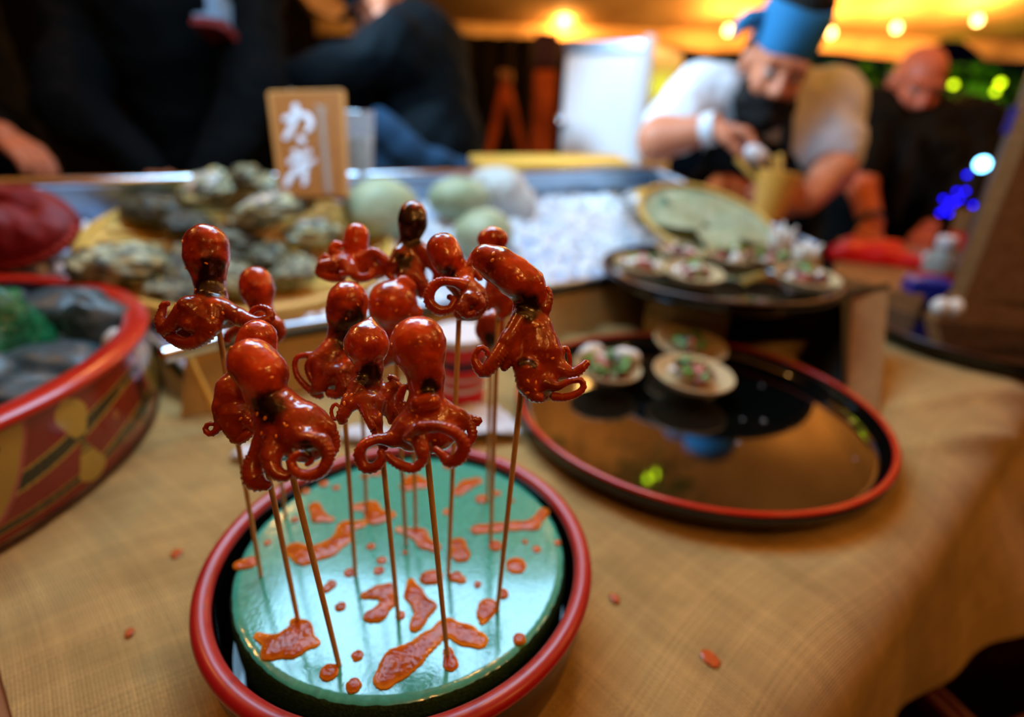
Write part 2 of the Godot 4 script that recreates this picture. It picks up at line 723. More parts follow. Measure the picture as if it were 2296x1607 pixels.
	M.brown_cloth = grain(mat(Color(0.09, 0.07, 0.04), 0.85, 0.2), noisy(0.03, Color(0.5, 0.5, 0.45), Color.WHITE, 256, 29), 4.0)
	M.denim = grain(mat(Color(0.15, 0.25, 0.34), 0.85, 0.2), noisy(0.05, Color(0.75, 0.8, 0.85), Color.WHITE, 128, 30), 8.0)
	M.white_cloth = grain(mat(Color(0.84, 0.85, 0.86), 0.85, 0.2), noisy(0.012, Color(0.86, 0.88, 0.9), Color.WHITE, 128, 31), 3.0)
	M.blue_cloth = grain(mat(Color(0.27, 0.53, 0.67), 0.85, 0.2), noisy(0.06, Color(0.45, 0.6, 0.75), Color(0.9, 1, 1), 256, 32), 9.0)
	M.skin = mat(Color(0.72, 0.43, 0.3), 0.5, 0.4)
	M.skin.subsurf_scatter_enabled = true
	M.skin.subsurf_scatter_strength = 0.05
	M.skin_red = mat(Color(0.7, 0.34, 0.22), 0.5, 0.4)
	M.hair = grain(mat(Color(0.045, 0.03, 0.022), 0.6, 0.3), noisy(0.08, Color(0.5, 0.5, 0.5), Color.WHITE, 128, 34), 20.0, crisp_noise, 0.2)
	M.grey_hair = mat(Color(0.3, 0.22, 0.17), 0.7)
	M.eye = mat(Color(0.5, 0.44, 0.4), 0.4)
	M.pupil = mat(Color(0.03, 0.02, 0.015), 0.15)
	M.ground = grain(mat(Color(0.055, 0.06, 0.055), 0.85, 0.3), noisy(0.02, Color(0.5, 0.5, 0.5), Color.WHITE, 256, 35), 1.5, crisp_noise, 0.3)
	M.night_wall = grain(mat(Color(0.1, 0.07, 0.045), 0.9, 0.2), noisy(0.01, Color(0.5, 0.5, 0.5), Color.WHITE, 256, 36), 0.6)
	M.orange_cloth = grain(mat(Color(0.7, 0.34, 0.16), 0.85, 0.2), noisy(0.012, Color(0.6, 0.55, 0.5), Color.WHITE, 256, 37), 1.6)
	M.purple_cloth = mat(Color(0.17, 0.05, 0.17), 0.85)
	M.cabinet = mat(Color(0.93, 0.95, 0.97), 0.22, 0.6)
	M.chrome = mat(Color(0.85, 0.88, 0.92), 0.12)
	M.chrome.metallic = 1.0
	M.plywood = grain(mat(Color(0.6, 0.4, 0.2), 0.6), noisy(0.02, Color(0.75, 0.7, 0.62), Color.WHITE, 256, 38), 5.0)
	M.kraft = grain(mat(Color(0.56, 0.4, 0.24), 0.85, 0.2), noisy(0.03, Color(0.84, 0.82, 0.78), Color.WHITE, 256, 39), 6.0, soft_noise, 0.15)
	M.card_black = mat(Color(0.02, 0.03, 0.025), 0.5, 0.4)
	M.paper_dish = grain(mat(Color(0.8, 0.72, 0.55), 0.6, 0.3), noisy(0.03, Color(0.86, 0.82, 0.75), Color.WHITE, 128, 40), 12.0)
	M.greens = mat(Color(0.3, 0.52, 0.14), 0.4)
	M.dark_green = mat(Color(0.08, 0.2, 0.07), 0.4)
	M.meat = mat(Color(0.4, 0.15, 0.11), 0.3, 0.5)
	M.pink_meat = mat(Color(0.68, 0.38, 0.32), 0.3, 0.5)
	M.daikon = mat(Color(0.88, 0.88, 0.84), 0.3, 0.5)
	M.red_plastic = mat(Color(0.85, 0.02, 0.03), 0.35)
	M.blue_plastic = mat(Color(0.05, 0.13, 0.55), 0.35)
	M.clear = mat(Color(0.85, 0.9, 0.95, 0.2), 0.08)
	M.clear.transparency = BaseMaterial3D.TRANSPARENCY_ALPHA
	M.frosted = mat(Color(0.6, 0.62, 0.58), 0.35)
	M.amber = mat(Color(0.88, 0.64, 0.26), 0.2)
	M.led_blue = mat(Color(0.05, 0.05, 0.9), 0.3)
	M.led_blue.emission_enabled = true
	M.led_blue.emission = Color(0.05, 0.03, 1.0)
	M.led_blue.emission_energy_multiplier = 6.0
	M.led_cyan = mat(Color(0.5, 0.8, 1), 0.3)
	M.led_cyan.emission_enabled = true
	M.led_cyan.emission = Color(0.45, 0.8, 1.0)
	M.led_cyan.emission_energy_multiplier = 14.0
	M.led_green = mat(Color(0.8, 0.9, 0.2), 0.3)
	M.led_green.emission_enabled = true
	M.led_green.emission = Color(0.72, 0.85, 0.08)
	M.led_green.emission_energy_multiplier = 5.0
	M.panel = mat(Color(0.9, 0.95, 1), 0.4)
	M.panel.emission_enabled = true
	M.panel.emission = Color(0.66, 0.86, 1.0)
	M.panel.emission_energy_multiplier = 1.2
	M.leaf = mat(Color(0.13, 0.27, 0.05), 0.5)
	M.leaf.backlight_enabled = true
	M.leaf.backlight = Color(0.2, 0.4, 0.05)
	M.tent_blue = mat(Color(0.2, 0.18, 0.66), 0.8)
	M.white_plastic = mat(Color(0.85, 0.86, 0.87), 0.3)
	M.emblem_pale = mat(Color(0.4, 0.52, 0.62), 0.7)
	M.emblem_red = mat(Color(0.42, 0.03, 0.06), 0.7)
	M.tray_edge = mat(Color(0.2, 0.07, 0.045), 0.3)
	M.crate_red = mat(Color(0.3, 0.01, 0.015), 0.5)
	M.sign_edge = mat(Color(0.72, 0.47, 0.18), 0.6)
	M.cup_red = mat(Color(0.82, 0.05, 0.07), 0.35)
	M.led_bead = M.led_green.duplicate()
	M.led_bead.emission_energy_multiplier = 22.0
	M.gold = mat(Color(0.5, 0.36, 0.08), 0.35)

# ---------------------------------------------------------------- the ground, the canopy with its lamps
func build_ground():
	var g := MB.new()
	g.box(Vector3(0, -0.05, -4), Vector3(22, 0.1, 22), 0.01)
	struct("floor", g, M.ground)

func build_canopy():
	# one sheet: a roof that falls towards the back, and a hanging front edge with shallow scallops
	var t := thing("canopy", "warm cream stall canopy with a scalloped hanging edge, lit orange by string bulbs", "canopy", Vector3(0, 1.8, -6))
	var roof := MB.new()
	var cols := 60
	for s in 2:
		var rings := []
		for i in 13:
			var r := PackedVector3Array()
			var z := -6.0 + 0.72 * i
			for j in cols + 1:
				var x := -2.0 + 8.6 * j / cols
				var y := 1.98 + 0.62 * sin(PI * i / 12.0) + 0.05 * sin(x * 2.3) * sin(PI * i / 6.0)
				r.append(Vector3(x, y + 0.02 * s, z))
			rings.append(r)
		roof.grid(rings, false)
	roof.flip_check = false
	part("roof", roof, M.canvas, t)
	var val := MB.new()
	for s in 2:
		var rings := []
		for i in 8:
			var r := PackedVector3Array()
			for j in 173:
				var x := -2.0 + 8.6 * j / 172
				var low := 1.815 + 0.055 * absf(sin(x * 1.55 + 0.4)) - 0.04 * maxf(0.0, x - 1.5) * 0.3
				low += 0.22 * maxf(0.0, 1.0 - absf(x - 4.13) / 0.36)      # a gap where the edge is tied up
				var y: float = lerpf(2.06 if low > 1.95 else 2.0, minf(low, 2.04), i / 7.0)
				r.append(Vector3(x, y, -6.0 - 0.012 * s + 0.03 * sin(x * 9.0) * i / 7.0))
			rings.append(r)
		val.grid(rings, false)
	val.flip_check = false
	part("hanging_edge", val, M.canvas, t)
	# string bulbs: seen ones by the place they have in the photograph, then the strings that run on over the table
	var where := []
	for b in [[1060, 0, 4.9], [1185, 18, 4.9], [1265, 48, 5.0], [1345, 66, 5.6], [1633, 68, 4.6], [1863, 74, 4.6], [2010, 62, 4.5], [2192, 45, 4.4]]:
		where.append(D(b[0], b[1], b[2]))
	for i in 4:
		for j in 4:
			where.append(Vector3(-1.35 + 1.5 * i + 0.2 * j, 2.2, -0.75 - 1.3 * j))
	where.append(Vector3(0.3, 2.2, 0.7))
	where.append(Vector3(1.25, 2.2, 0.3))
	var i := 0
	var names := ["leftmost string bulb of the canopy, cut by the picture's top edge", "second string bulb from the left under the canopy", "string bulb just above the left corner of the tall white cabinet", "dim string bulb farther back above the white cabinet's top", "string bulb left of the blue headband", "string bulb just right of the blue headband", "large string bulb between the blue headband and the bald man", "rightmost string bulb near the canopy's right end"]
	for p in where:
		var lab: String = names[i] if i < names.size() else "string bulb overhead in the rows above the serving table"
		var b := thing("string_bulb", lab, "light bulb", p - Vector3(0, 0.03, 0), "string bulbs under the canopy")
		var g := MB.new()
		g.lathe([Vector2(0.0, -0.032), Vector2(0.018, -0.028), Vector2(0.029, -0.012), Vector2(0.03, 0.004), Vector2(0.022, 0.022), Vector2(0.013, 0.032)], p, 20)
		part("glass", g, M.bulb, b)
		var s := MB.new()
		s.lathe([Vector2(0.0, 0.03), Vector2(0.015, 0.03), Vector2(0.015, 0.065), Vector2(0.006, 0.075), Vector2(0.0, 0.075)], p, 14)
		part("socket", s, M.cord, b)
		var l := OmniLight3D.new()
		l.name = "bulb_light"
		l.light_color = Color(1.0, 0.7, 0.36)
		l.light_energy = 0.75 if i < names.size() else (0.25 if i < 24 else 0.2)
		if i == 3:
			l.light_energy = 0.25
		l.light_size = 0.025
		l.omni_range = 14.0
		l.omni_attenuation = 2.0
		l.shadow_enabled = true
		l.position = p
		add_child(l, true)
		i += 1
	# the cord of the bulbs
	for run in [[0, 1, 2, 3], [4, 5, 6, 7], [8, 9, 10, 11], [12, 13, 14, 15], [16, 17, 18, 19], [20, 21, 22, 23], [24, 25]]:
		var path := PackedVector3Array()
		for k in run.size():
			var p: Vector3 = where[run[k]] + Vector3(0, 0.045, 0)
			if k > 0:
				var q: Vector3 = where[run[k - 1]] + Vector3(0, 0.045, 0)
				for m in range(1, 6):
					path.append(q.lerp(p, m / 6.0) - Vector3(0, 0.06 * sin(PI * m / 6.0), 0))
			path.append(p)
		var g := MB.new()
		g.tube(path, [0.004], 6)
		var o := part("cable", g, M.cord)
		tag(o, ["black cord of the left string of bulbs", "black cord of the right string of bulbs", "black bulb cord overhead, leftmost run", "black bulb cord overhead, second run from the left", "black bulb cord overhead, third run from the left", "black bulb cord overhead, rightmost run", "black bulb cord overhead, nearest run"][[0, 4, 8, 12, 16, 20, 24].find(run[0])], "cord")
	# a leafy garland with yellow green lights, which the black tray mirrors
	var ga := thing("leaf_garland", "leafy garland with small yellow green lights, hanging under the canopy and mirrored in the tray", "garland", Vector3(0.2, 2.0, -2.0))
	var lv := MB.new()
	var spots := []
	for e in [[1225, 985, 0.016], [1245, 1005, 0.022], [1310, 1060, 0.012], [1335, 1085, 0.02], [1350, 1100, 0.016], [1372, 1095, 0.01], [1462, 1040, 0.008], [1478, 1032, 0.008], [1470, 1090, 0.009], [1490, 1100, 0.008], [1484, 1112, 0.008], [1505, 1105, 0.008], [1520, 1125, 0.007]]:
		var hit := Y(e[0], e[1], 0.8085)
		var go := ray(e[0], e[1])
		go.y = -go.y
		var q := hit + go * ((2.02 - hit.y) / go.y)
		spots.append(q)
		var bl := MB.new()
		bl.ball(q, Vector3.ONE * e[2] * 1.2, Basis.IDENTITY, 10)
		part("light_bead", bl, M.led_bead, ga)
	for k in 700:
		var q: Vector3 = spots[rng.randi_range(0, spots.size() - 1)] + Vector3(rng.randfn(0, 0.1), 0.06 + rng.randfn(0, 0.045), rng.randfn(0, 0.12))
		var bs := Basis.from_euler(Vector3(rng.randf() * TAU, rng.randf() * TAU, 0))
		var s := rng.randf_range(0.02, 0.045)
		lv.poly([q - bs.x * s, q + bs.y * s * 0.5, q + bs.x * s, q - bs.y * s * 0.5], q + bs.z)
	lv.weld = false
	lv.flip_check = false
	part("foliage", lv, M.leaf, ga).set_meta("kind", "stuff")
	var vine := MB.new()
	var vp := PackedVector3Array()
	for q in [spots[0] + Vector3(-0.2, 0.5, 0), spots[1], spots[4], spots[6], spots[9], spots[12] + Vector3(0.2, 0.5, 0)]:
		vp.append(q + Vector3(0, 0.05, 0))
	vine.tube(vp, [0.006], 6)
	part("vine", vine, M.plywood, ga)
	# the cool panel lamp that hangs over the table
	var pl := thing("panel_lamp", "flat cool white panel lamp hanging under the canopy over the table", "lamp", Vector3(-0.2, 1.93, -1.04))
	var h := MB.new()
	h.box(Vector3(-0.2, 1.955, -1.04), Vector3(1.06, 0.03, 0.56), 0.006)
	part("housing", h, M.white_plastic, pl)
	var f := MB.new()
	f.box(Vector3(-0.2, 1.936, -1.04), Vector3(1.0, 0.008, 0.5), 0.002)
	part("diffuser", f, M.panel, pl)
	for sx in [-1, 1]:
		var hang := MB.new()
		hang.tube(PackedVector3Array([Vector3(-0.2 + 0.45 * sx, 1.97, -1.04), Vector3(-0.2 + 0.45 * sx, 2.5, -1.04)]), [0.003], 6)
		part("hanger", hang, M.cord, pl)
	var p2 := thing("spot_lamp", "white can spot lamp under the canopy, aimed at the back of the stall", "lamp", SPOT)
	var tz := (SPOT_AIM - SPOT).normalized()
	var tx := Vector3.UP.cross(tz).normalized()
	var tip := Basis(tx, tz, tx.cross(tz))
	var can := MB.new()
	can.lathe([Vector2(0.0, -0.09), Vector2(0.05, -0.085), Vector2(0.075, -0.05), Vector2(0.08, 0.07), Vector2(0.085, 0.075), Vector2(0.075, 0.072), Vector2(0.07, 0.05), Vector2(0.0, 0.05)], SPOT, 30, tip)
	part("can", can, M.white_plastic, p2)
	var face := MB.new()
	face.lathe([Vector2(0.0, 0.055), Vector2(0.066, 0.054), Vector2(0.068, 0.051), Vector2(0.0, 0.0505)], SPOT, 30, tip)
	part("lens", face, M.panel, p2)
	var hg := MB.new()
	hg.tube(PackedVector3Array([SPOT + Vector3(0, 0.07, 0), Vector3(SPOT.x, 2.5, SPOT.z)]), [0.008], 8)
	part("hanger", hg, M.cord, p2)

# ---------------------------------------------------------------- the table and its burlap cloth
const K := Vector3(-0.05, 0.8, 0.01)
const E1 := Vector3(0.76, 0, -0.65)
const E2 := Vector3(-0.755, 0, -0.656)

func at_table(s: float, t: float) -> Vector3:
	return K + E1 * s + E2 * t

func build_table():
	var tb := thing("serving_table", "pale wooden serving table under the burlap cloth", "table", at_table(0.3, 0.8) - Vector3(0, 0.8, 0))
	var top := MB.new()
	top.slab([at_table(-1.0, 0.06) - Vector3(0, 0.034, 0), at_table(1.5, 0.06) - Vector3(0, 0.034, 0), at_table(1.5, 1.5) - Vector3(0, 0.034, 0), at_table(-1.0, 1.5) - Vector3(0, 0.034, 0)], Vector3(0, 0.03, 0))
	part("tabletop", top, M.plywood, tb)
	for s in [-0.9, 1.4]:
		for t in [0.12, 1.4]:
			var leg := MB.new()
			leg.box(at_table(s, t) - Vector3(0, 0.417, 0), Vector3(0.06, 0.766, 0.06), 0.004)
			part("leg", leg, M.plywood, tb)
	# the cloth: flat on the table, rounded over the right edge, hanging down there in soft folds
	var g := MB.new()
	g.flip_check = false
	var rings := []
	var uvs := []
	var hang := 0.17
	var tt := []
	var x := -hang
	while x < 1.5:
		tt.append(x)
		x += 0.008 if x < 0.55 else 0.02
	var ss := []
	x = 0.0
	while x < 1.5:
		ss.append(x)
		x += 0.008 if x < 0.8 else 0.02
	var start := 0
	for t in tt:
		for s in ss:
			var p: Vector3
			var r := 0.06
			var wave := 0.012 * sin(s * 16.0 + 0.6) + 0.008 * sin(s * 37.0 + 2.0)
			if t > 0.06:
				p = at_table(s, t)
			else:
				var t2: float = 0.06 - t
				var a := minf(t2 / r, PI / 2.0 * 0.9)
				var down := maxf(0.0, t2 - r * PI / 2.0 * 0.9)
				p = at_table(s, r - r * sin(a) - wave * clampf(down / hang, 0, 1) - down * (0.12 + 0.55 * smoothstep(0.45, 1.0, s))) - Vector3(0, r * (1.0 - cos(a)) + down, 0)
			var q := Vector3(s, t, 0)
			var lift := 0.0009 * noise.get_noise_3dv(q * 14.0) + 0.0006 * fine.get_noise_3dv(q * 45.0)
			# gathered folds behind and to the right of the round tray
			for fo in [[0.76, 0.085, 1.02, -0.03, 0.013, 0.012], [0.87, 0.135, 1.14, 0.01, 0.014, 0.013], [0.83, 0.6, 0.87, 0.49, 0.014, 0.02], [0.74, 0.6, 0.8, 0.52, 0.013, 0.012]]:
				var a2 := Vector2(fo[0], fo[1])
				var b2 := Vector2(fo[2], fo[3])
				var m := Vector2(s, t)
				var h := clampf((m - a2).dot(b2 - a2) / (b2 - a2).length_squared(), 0.0, 1.0)
				var d = (m - a2 - (b2 - a2) * h).length() / fo[4]
				lift += fo[5] * exp(-d * d) * pow(sin(PI * clampf(h, 0.0, 1.0)), 0.7)
			p.y += lift
			# the grain of the weave is pulled out of true in places
			var bend := Vector2(0.012 * sin(t * 11.0 + s * 4.0), 0.014 * sin(s * 13.0 - t * 5.0))
			g.tint = Color.WHITE * clampf(0.86 + 0.2 * noise.get_noise_2d(s * 7.0, t * 7.0) + 0.14 * fine.get_noise_2d(s * 22.0 + 9.0, t * 22.0), 0.55, 1.0)
			g.put(p, (Vector2(s, t) + bend) * (1.0 / 0.066))
	var w := ss.size()
	for i in tt.size() - 1:
		for j in w - 1:
			var a := i * w + j
			g.tri(a, a + w, a + 1)
			g.tri(a + 1, a + w, a + w + 1)
	g.weld = false
	tag(part("burlap_cloth", g, M.burlap), "tan burlap cloth spread over the serving table and hanging over its right edge", "tablecloth")
	# a dark red crate on the ground beyond the hanging cloth
	var cr := thing("red_crate", "dark red plastic crate on the ground under the table's right edge", "crate", Vector3(0.72, 0, -0.62))
	var b := MB.new()
	var turn := Basis(Vector3.UP, 0.3)
	for k in 4:
		var ang := TAU * k / 4
		var tw := turn * Basis(Vector3.UP, ang)
		var wide := 0.5 if k % 2 == 0 else 0.36
		b.box(Vector3(0.72, 0.28, -0.62) + tw * Vector3(0, 0, 0.18 if k % 2 == 0 else 0.25), Vector3(wide, 0.54, 0.014), 0.004, tw)
		for h in [0.03, 0.28, 0.53]:
			b.box(Vector3(0.72, h, -0.62) + tw * Vector3(0, 0, 0.19 if k % 2 == 0 else 0.26), Vector3(wide + 0.02, 0.03, 0.02), 0.004, tw)
	part("wall", b, M.crate_red, cr)
	var bt := MB.new()
	bt.box(Vector3(0.72, 0.018, -0.62), Vector3(0.48, 0.014, 0.34), 0.004, turn)
	part("bottom", bt, M.crate_red, cr)

# ---------------------------------------------------------------- the sloping pan of crushed ice on its burlap riser
const PA := Vector3(-0.411, 0.885, -0.571)
const PU := Vector3(0.842, 0, -0.539)
var PV := Vector3(-0.5252, 0.225, -0.8204)
var PN := Vector3(0.1213, 0.9744, 0.1895)

func pan(u: float, v: float, h := 0.0) -> Vector3:
	return PA + PU * u + PV * v + PN * h

const ICE := -0.05      # the ice lies that far below the pan's rim

func ice_plane(h := 0.0) -> Plane:
	return Plane(PN, PN.dot(PA + PN * (h + ICE)))

func left_of_pan(v: float) -> float:
	return lerpf(0.03, -0.07, v / 0.26) if v < 0.26 else lerpf(-0.07, -0.38, (v - 0.26) / 0.31)

func build_ice_pan():
	PN = PU.cross(PV).normalized()
	if PN.y < 0:
		PN = -PN
	var o := [pan(0.03, 0.0), pan(1.35, 0.0), pan(1.35, 0.57), pan(-0.38, 0.57), pan(-0.07, 0.26)]
	var t := thing("ice_pan", "long steel pan of crushed ice sloping up towards the back", "pan", PA)
	var low := -0.083
	var g := MB.new()
	var deep := []
	for p in o:
		deep.append(p + PN * low)
	g.slab(deep, PN * 0.004)
	part("bottom", g, M.steel, t)
	for k in 5:
		var a: Vector3 = o[k]
		var b: Vector3 = o[(k + 1) % 5]
		var inw: Vector3 = (o[(k + 2) % 5] - b).normalized() * 0.006
		var w := MB.new()
		var lip := ICE - 0.006 if k > 2 else 0.004      # the left end is cut low, where the basket lies over it
		w.slab([a + PN * low, b + PN * low, b + PN * lip, a + PN * lip], inw)
		part("side", w, M.steel, t)
		var rim := MB.new()
		rim.tube(PackedVector3Array([a + PN * (lip + 0.002), b + PN * (lip + 0.002)]), [0.011 if k == 2 else (0.007 if k < 2 else 0.004)], 10)
		part("rim", rim, M.steel if k != 2 else M.chrome, t)
	# the ice: a lumpy bed and loose chips
	var bed := MB.new()
	var rings := []
	var bk := basket_place()
	for i in 46:
		var r := PackedVector3Array()
		for j in 100:
			var v := 0.012 + 0.545 * i / 45.0
			var lo := left_of_pan(v)
			var u := lerpf(lo + 0.012, 1.338, j / 99.0)
			var e := minf(1.0, minf(minf(i, 45 - i), minf(j, 99 - j)) / 4.0)
			var q0 := pan(u, v, ICE)
			if (q0 - bk[0]).length() < bk[1] * 0.97:
				r.append(pan(u, v, ICE - 0.03))
				continue
			r.append(pan(u, v, ICE - 0.03 + 0.022 * e + 0.012 * e * noise.get_noise_3d(u * 16.0, v * 16.0, 1.0) + 0.006 * e * fine.get_noise_3d(u * 60.0, v * 60.0, 5.0)))
		rings.append(r)
	bed.grid(rings, false)
	bed.flip_check = false
	var bo := part("crushed_ice", bed, M.ice_base)
	tag(bo, "bed of bluish white crushed ice filling the long steel pan", "ice")
	bo.set_meta("kind", "stuff")
	var chip := MB.new()
	chip.ball(Vector3.ZERO, Vector3(0.011, 0.007, 0.009), Basis.IDENTITY, 8, 0.5, fine, 1.7)
	var mm := MultiMesh.new()
	mm.transform_format = MultiMesh.TRANSFORM_3D
	mm.use_colors = true
	mm.mesh = chip.mesh()
	mm.instance_count = 2600
	for i in 2600:
		var v := rng.randf_range(0.02, 0.55)
		var u := rng.randf_range(left_of_pan(v) + 0.02, 1.33)
		var p := pan(u, v, ICE - 0.006 + 0.012 * noise.get_noise_3d(u * 16.0, v * 16.0, 1.0))
		var s := rng.randf_range(0.5, 1.3)
		if (p - bk[0]).length() < bk[1] * 1.02:
			p = pan(rng.randf_range(0.75, 1.3), v, ICE - 0.008)
		mm.set_instance_transform(i, Transform3D(Basis.from_euler(Vector3(rng.randf() * TAU, rng.randf() * TAU, rng.randf() * TAU)).scaled(Vector3.ONE * s), p))
		var b := rng.randf_range(0.72, 0.95)
		mm.set_instance_color(i, Color(b * 0.9, b * 0.95, b))
	var mi := MultiMeshInstance3D.new()
	mi.name = numbered("ice_chips")
	mi.multimesh = mm
	mi.material_override = M.ice
	add_child(mi)
	tag(mi, "loose chips of ice scattered over the bed of crushed ice", "ice")
	mi.set_meta("kind", "stuff")
	# the riser under it
	var rk := MB.new()
	var outer := []
	for q in [[0.025, -0.006], [1.355, -0.006], [1.355, 0.576], [-0.39, 0.576], [-0.078, 0.262]]:
		outer.append(pan(q[0], q[1]))
	var foot := PackedVector3Array()
	var head := PackedVector3Array()
	for k in 5:
		for m in 30:
			var p: Vector3 = outer[k].lerp(outer[(k + 1) % 5], m / 30.0)
			var mid := pan(0.6, 0.28)
			var outw: Vector3 = ((p - mid) * Vector3(1, 0, 1)).normalized()
			head.append(p + PN * (-0.008 if k < 3 else ICE - 0.012) + outw * 0.003)
			foot.append(Vector3(p.x, 0.803, p.z) + outw * (0.025 + 0.012 * sin(m * 1.3 + k)) * (0.12 if k == 4 or k == 3 else 1.0))
	var midring := PackedVector3Array()
	for k in head.size():
		midring.append(head[k].lerp(foot[k], 0.55) + Vector3(0, -0.004, 0))
	rk.grid([foot, midring, head], true)
	rk.flip_check = false
	tag(part("burlap_skirt", rk, M.burlap_box), "burlap skirt draped round the sides of the ice pan", "skirt")

# ---------------------------------------------------------------- behind the table
func build_backdrop():
	var wall := MB.new()
	wall.box(Vector3(-4.6, 1.5, -5.2), Vector3(6.5, 3.0, 0.08), 0.01, Basis(Vector3.UP, 0.5))
	struct("wall_back", wall, M.night_wall)
	# hanging cloths and a trestle in the dark behind the man who leans over
	var cu := MB.new()
	var rings := []
	for i in 2:
		var r := PackedVector3Array()
		for j in 60:
			var x := -1.2 + 2.1 * j / 59.0
			r.append(Vector3(x, 0.02 + 1.85 * i, -5.9 + 0.035 * sin(j * 1.1)))
		rings.append(r)
	for i in 2:
		var r := PackedVector3Array()
		for j in 60:
			var x := -1.2 + 2.1 * j / 59.0
			r.append(Vector3(x, 1.87 - 1.85 * i, -5.92 + 0.035 * sin(j * 1.1)))
		rings.append(r)
	cu.flip_check = false
	cu.grid(rings, false)
	tag(part("brown_curtain", cu, M.night_wall), "dark brown cloth hanging behind the bent man in the navy jacket", "curtain")
	var pk := thing("orange_cloth", "orange red cloth hanging beside the left edge of the tall white cabinet", "curtain", D(1222, 400, 3.6) * Vector3(1, 0, 1))
	var pg := MB.new()
	var a := D(1222, 165, 3.6)
	pg.box(Vector3(a.x, a.y / 2.0 + 0.02, a.z), Vector3(0.15, a.y, 0.03), 0.012)
	part("cloth", pg, M.orange_cloth, pk)
	var pp := MB.new()
	pp.box(Vector3(a.x, a.y + 0.14, a.z + 0.01), Vector3(0.16, 0.2, 0.03), 0.012)
	part("purple_band", pp, M.purple_cloth, pk)
	var tr := thing("trestle", "orange brown wooden trestle with spread legs, in the gap left of the white cabinet", "trestle", D(1135, 420, 4.2) * Vector3(1, 0, 1))
	var top := D(1133, 175, 4.2)
	for e in [[1078, 0.0], [1192, 0.0]]:
		var foot := D(e[0], 420, 4.2)
		foot = top + (foot - top) * (top.y / (top.y - foot.y))
		for back in [0.0, -0.35]:
			var g := MB.new()
			g.tube(PackedVector3Array([top + Vector3(0, 0, back), foot + Vector3(0, 0.0, back)]), [0.035], 4)
			part("leg", g, M.orange_cloth, tr)
	var bar := MB.new()
	bar.box(top + Vector3(0, 0.02, -0.17), Vector3(0.1, 0.06, 0.5), 0.006)
	part("beam", bar, M.plywood, tr)
	# the tall white cabinet
	var c0 := D(1252, 85, 2.7)
	var c1 := D(1462, 78, 2.7)
	var wide := (c1 - c0).length()
	var cx := (c0 + c1) / 2.0
	var cb := thing("tall_cabinet", "tall shining white steel cabinet standing behind the ice pan", "cabinet", Vector3(cx.x, 0, cx.z - 0.3))
	var yaw := Basis(Vector3.UP, -0.55)
	var ctr := Vector3(cx.x, c0.y / 2.0 + 0.01, cx.z) + yaw * Vector3(0.0, 0, -0.31)
	var body := MB.new()
	body.box(ctr, Vector3(wide, c0.y - 0.02, 0.6), 0.03, yaw)
	part("body", body, M.cabinet, cb)
	var door := MB.new()
	door.box(ctr + yaw * Vector3(0, 0.0, 0.31), Vector3(wide - 0.05, c0.y - 0.16, 0.03), 0.012, yaw)
	part("door", door, M.cabinet, cb)
	var hd := MB.new()
	hd.box(ctr + yaw * Vector3(0, c0.y / 2.0 - 0.04, 0.312), Vector3(wide - 0.03, 0.055, 0.03), 0.01, yaw)
	part("header", hd, M.steel, cb)
	var post := MB.new()
	post.tube(PackedVector3Array([ctr + yaw * Vector3(wide / 2.0, -c0.y / 2.0 + 0.02, 0.3), ctr + yaw * Vector3(wide / 2.0, c0.y / 2.0, 0.3)]), [0.032], 18)
	part("corner_post", post, M.white_plastic, cb)
	var hn := MB.new()
	var hp := ctr + yaw * Vector3(-wide / 2.0 + 0.035, 0.0, 0.35)
	hp.y = D(1268, 275, 2.7).y
	hn.ball(hp, Vector3(0.03, 0.04, 0.03))
	part("knob", hn, M.chrome, cb)
	# things in the dark on the right: shrubs hung with yellow green lights, a blue tent, blue lights
	var sh := thing("shrub", "leafy shrub hung with yellow green lights, far behind the bald man", "shrub", Vector3(4.2, 0, -6.9))
	var tk := MB.new()
	for i in 9:
		var q := Vector3(2.7 + 0.45 * i, 0, -6.9 + 0.2 * sin(i * 2.0))
		tk.tube(PackedVector3Array([q, q + Vector3(0.05, 0.8, 0), q + Vector3(0.1, 1.6, 0.05)]), [0.03, 0.02, 0.012], 6)
	part("stem", tk, M.plywood, sh)
	var lf := MB.new()
	for i in 2600:
		var q := Vector3(2.4 + 4.2 * rng.randf(), 0.5 + 1.35 * rng.randf(), -6.9 + rng.randf_range(-0.4, 0.4))
		var b := Basis.from_euler(Vector3(rng.randf() * TAU, rng.randf() * TAU, 0))
		var s := rng.randf_range(0.05, 0.1)
		lf.poly([q - b.x * s, q + b.y * s * 0.5, q + b.x * s, q - b.y * s * 0.5], q + b.z)
	lf.weld = false
	lf.flip_check = false
	var lo := part("foliage", lf, M.leaf, sh)
	lo.set_meta("kind", "stuff")
	var k := 0
	for e in [[1885, 186, 0.03], [1862, 205, 0.022], [2138, 190, 0.028], [2243, 186, 0.03], [2232, 205, 0.025]]:
		var q := D(e[0], e[1], 5.6)
		var b := thing("green_light", ["yellow green light beside the chef's right shoulder, the brighter of its pair", "dimmer yellow green light just left of and below the one by the chef's shoulder", "yellow green light just right of the bald man's head", "bright yellow green light nearest the picture's right edge", "dim yellow green light under the rightmost one"][k], "light", q, "yellow green lights in the shrub")
		var g := MB.new()
		g.ball(q, Vector3.ONE * e[2], Basis.IDENTITY, 14)
		part("globe", g, M.led_green, b)
		var cap := MB.new()
		cap.lathe([Vector2(0, e[2] * 0.9), Vector2(e[2] * 0.4, e[2] * 0.85), Vector2(e[2] * 0.4, e[2] * 1.3), Vector2(0, e[2] * 1.35)], q, 10)
		part("cap", cap, M.cord, b)
		var stake := MB.new()
		stake.tube(PackedVector3Array([Vector3(q.x, 0.0, q.z), q - Vector3(0, e[2] * 0.9, 0)]), [0.008], 6)
		part("stake", stake, M.cord, b)
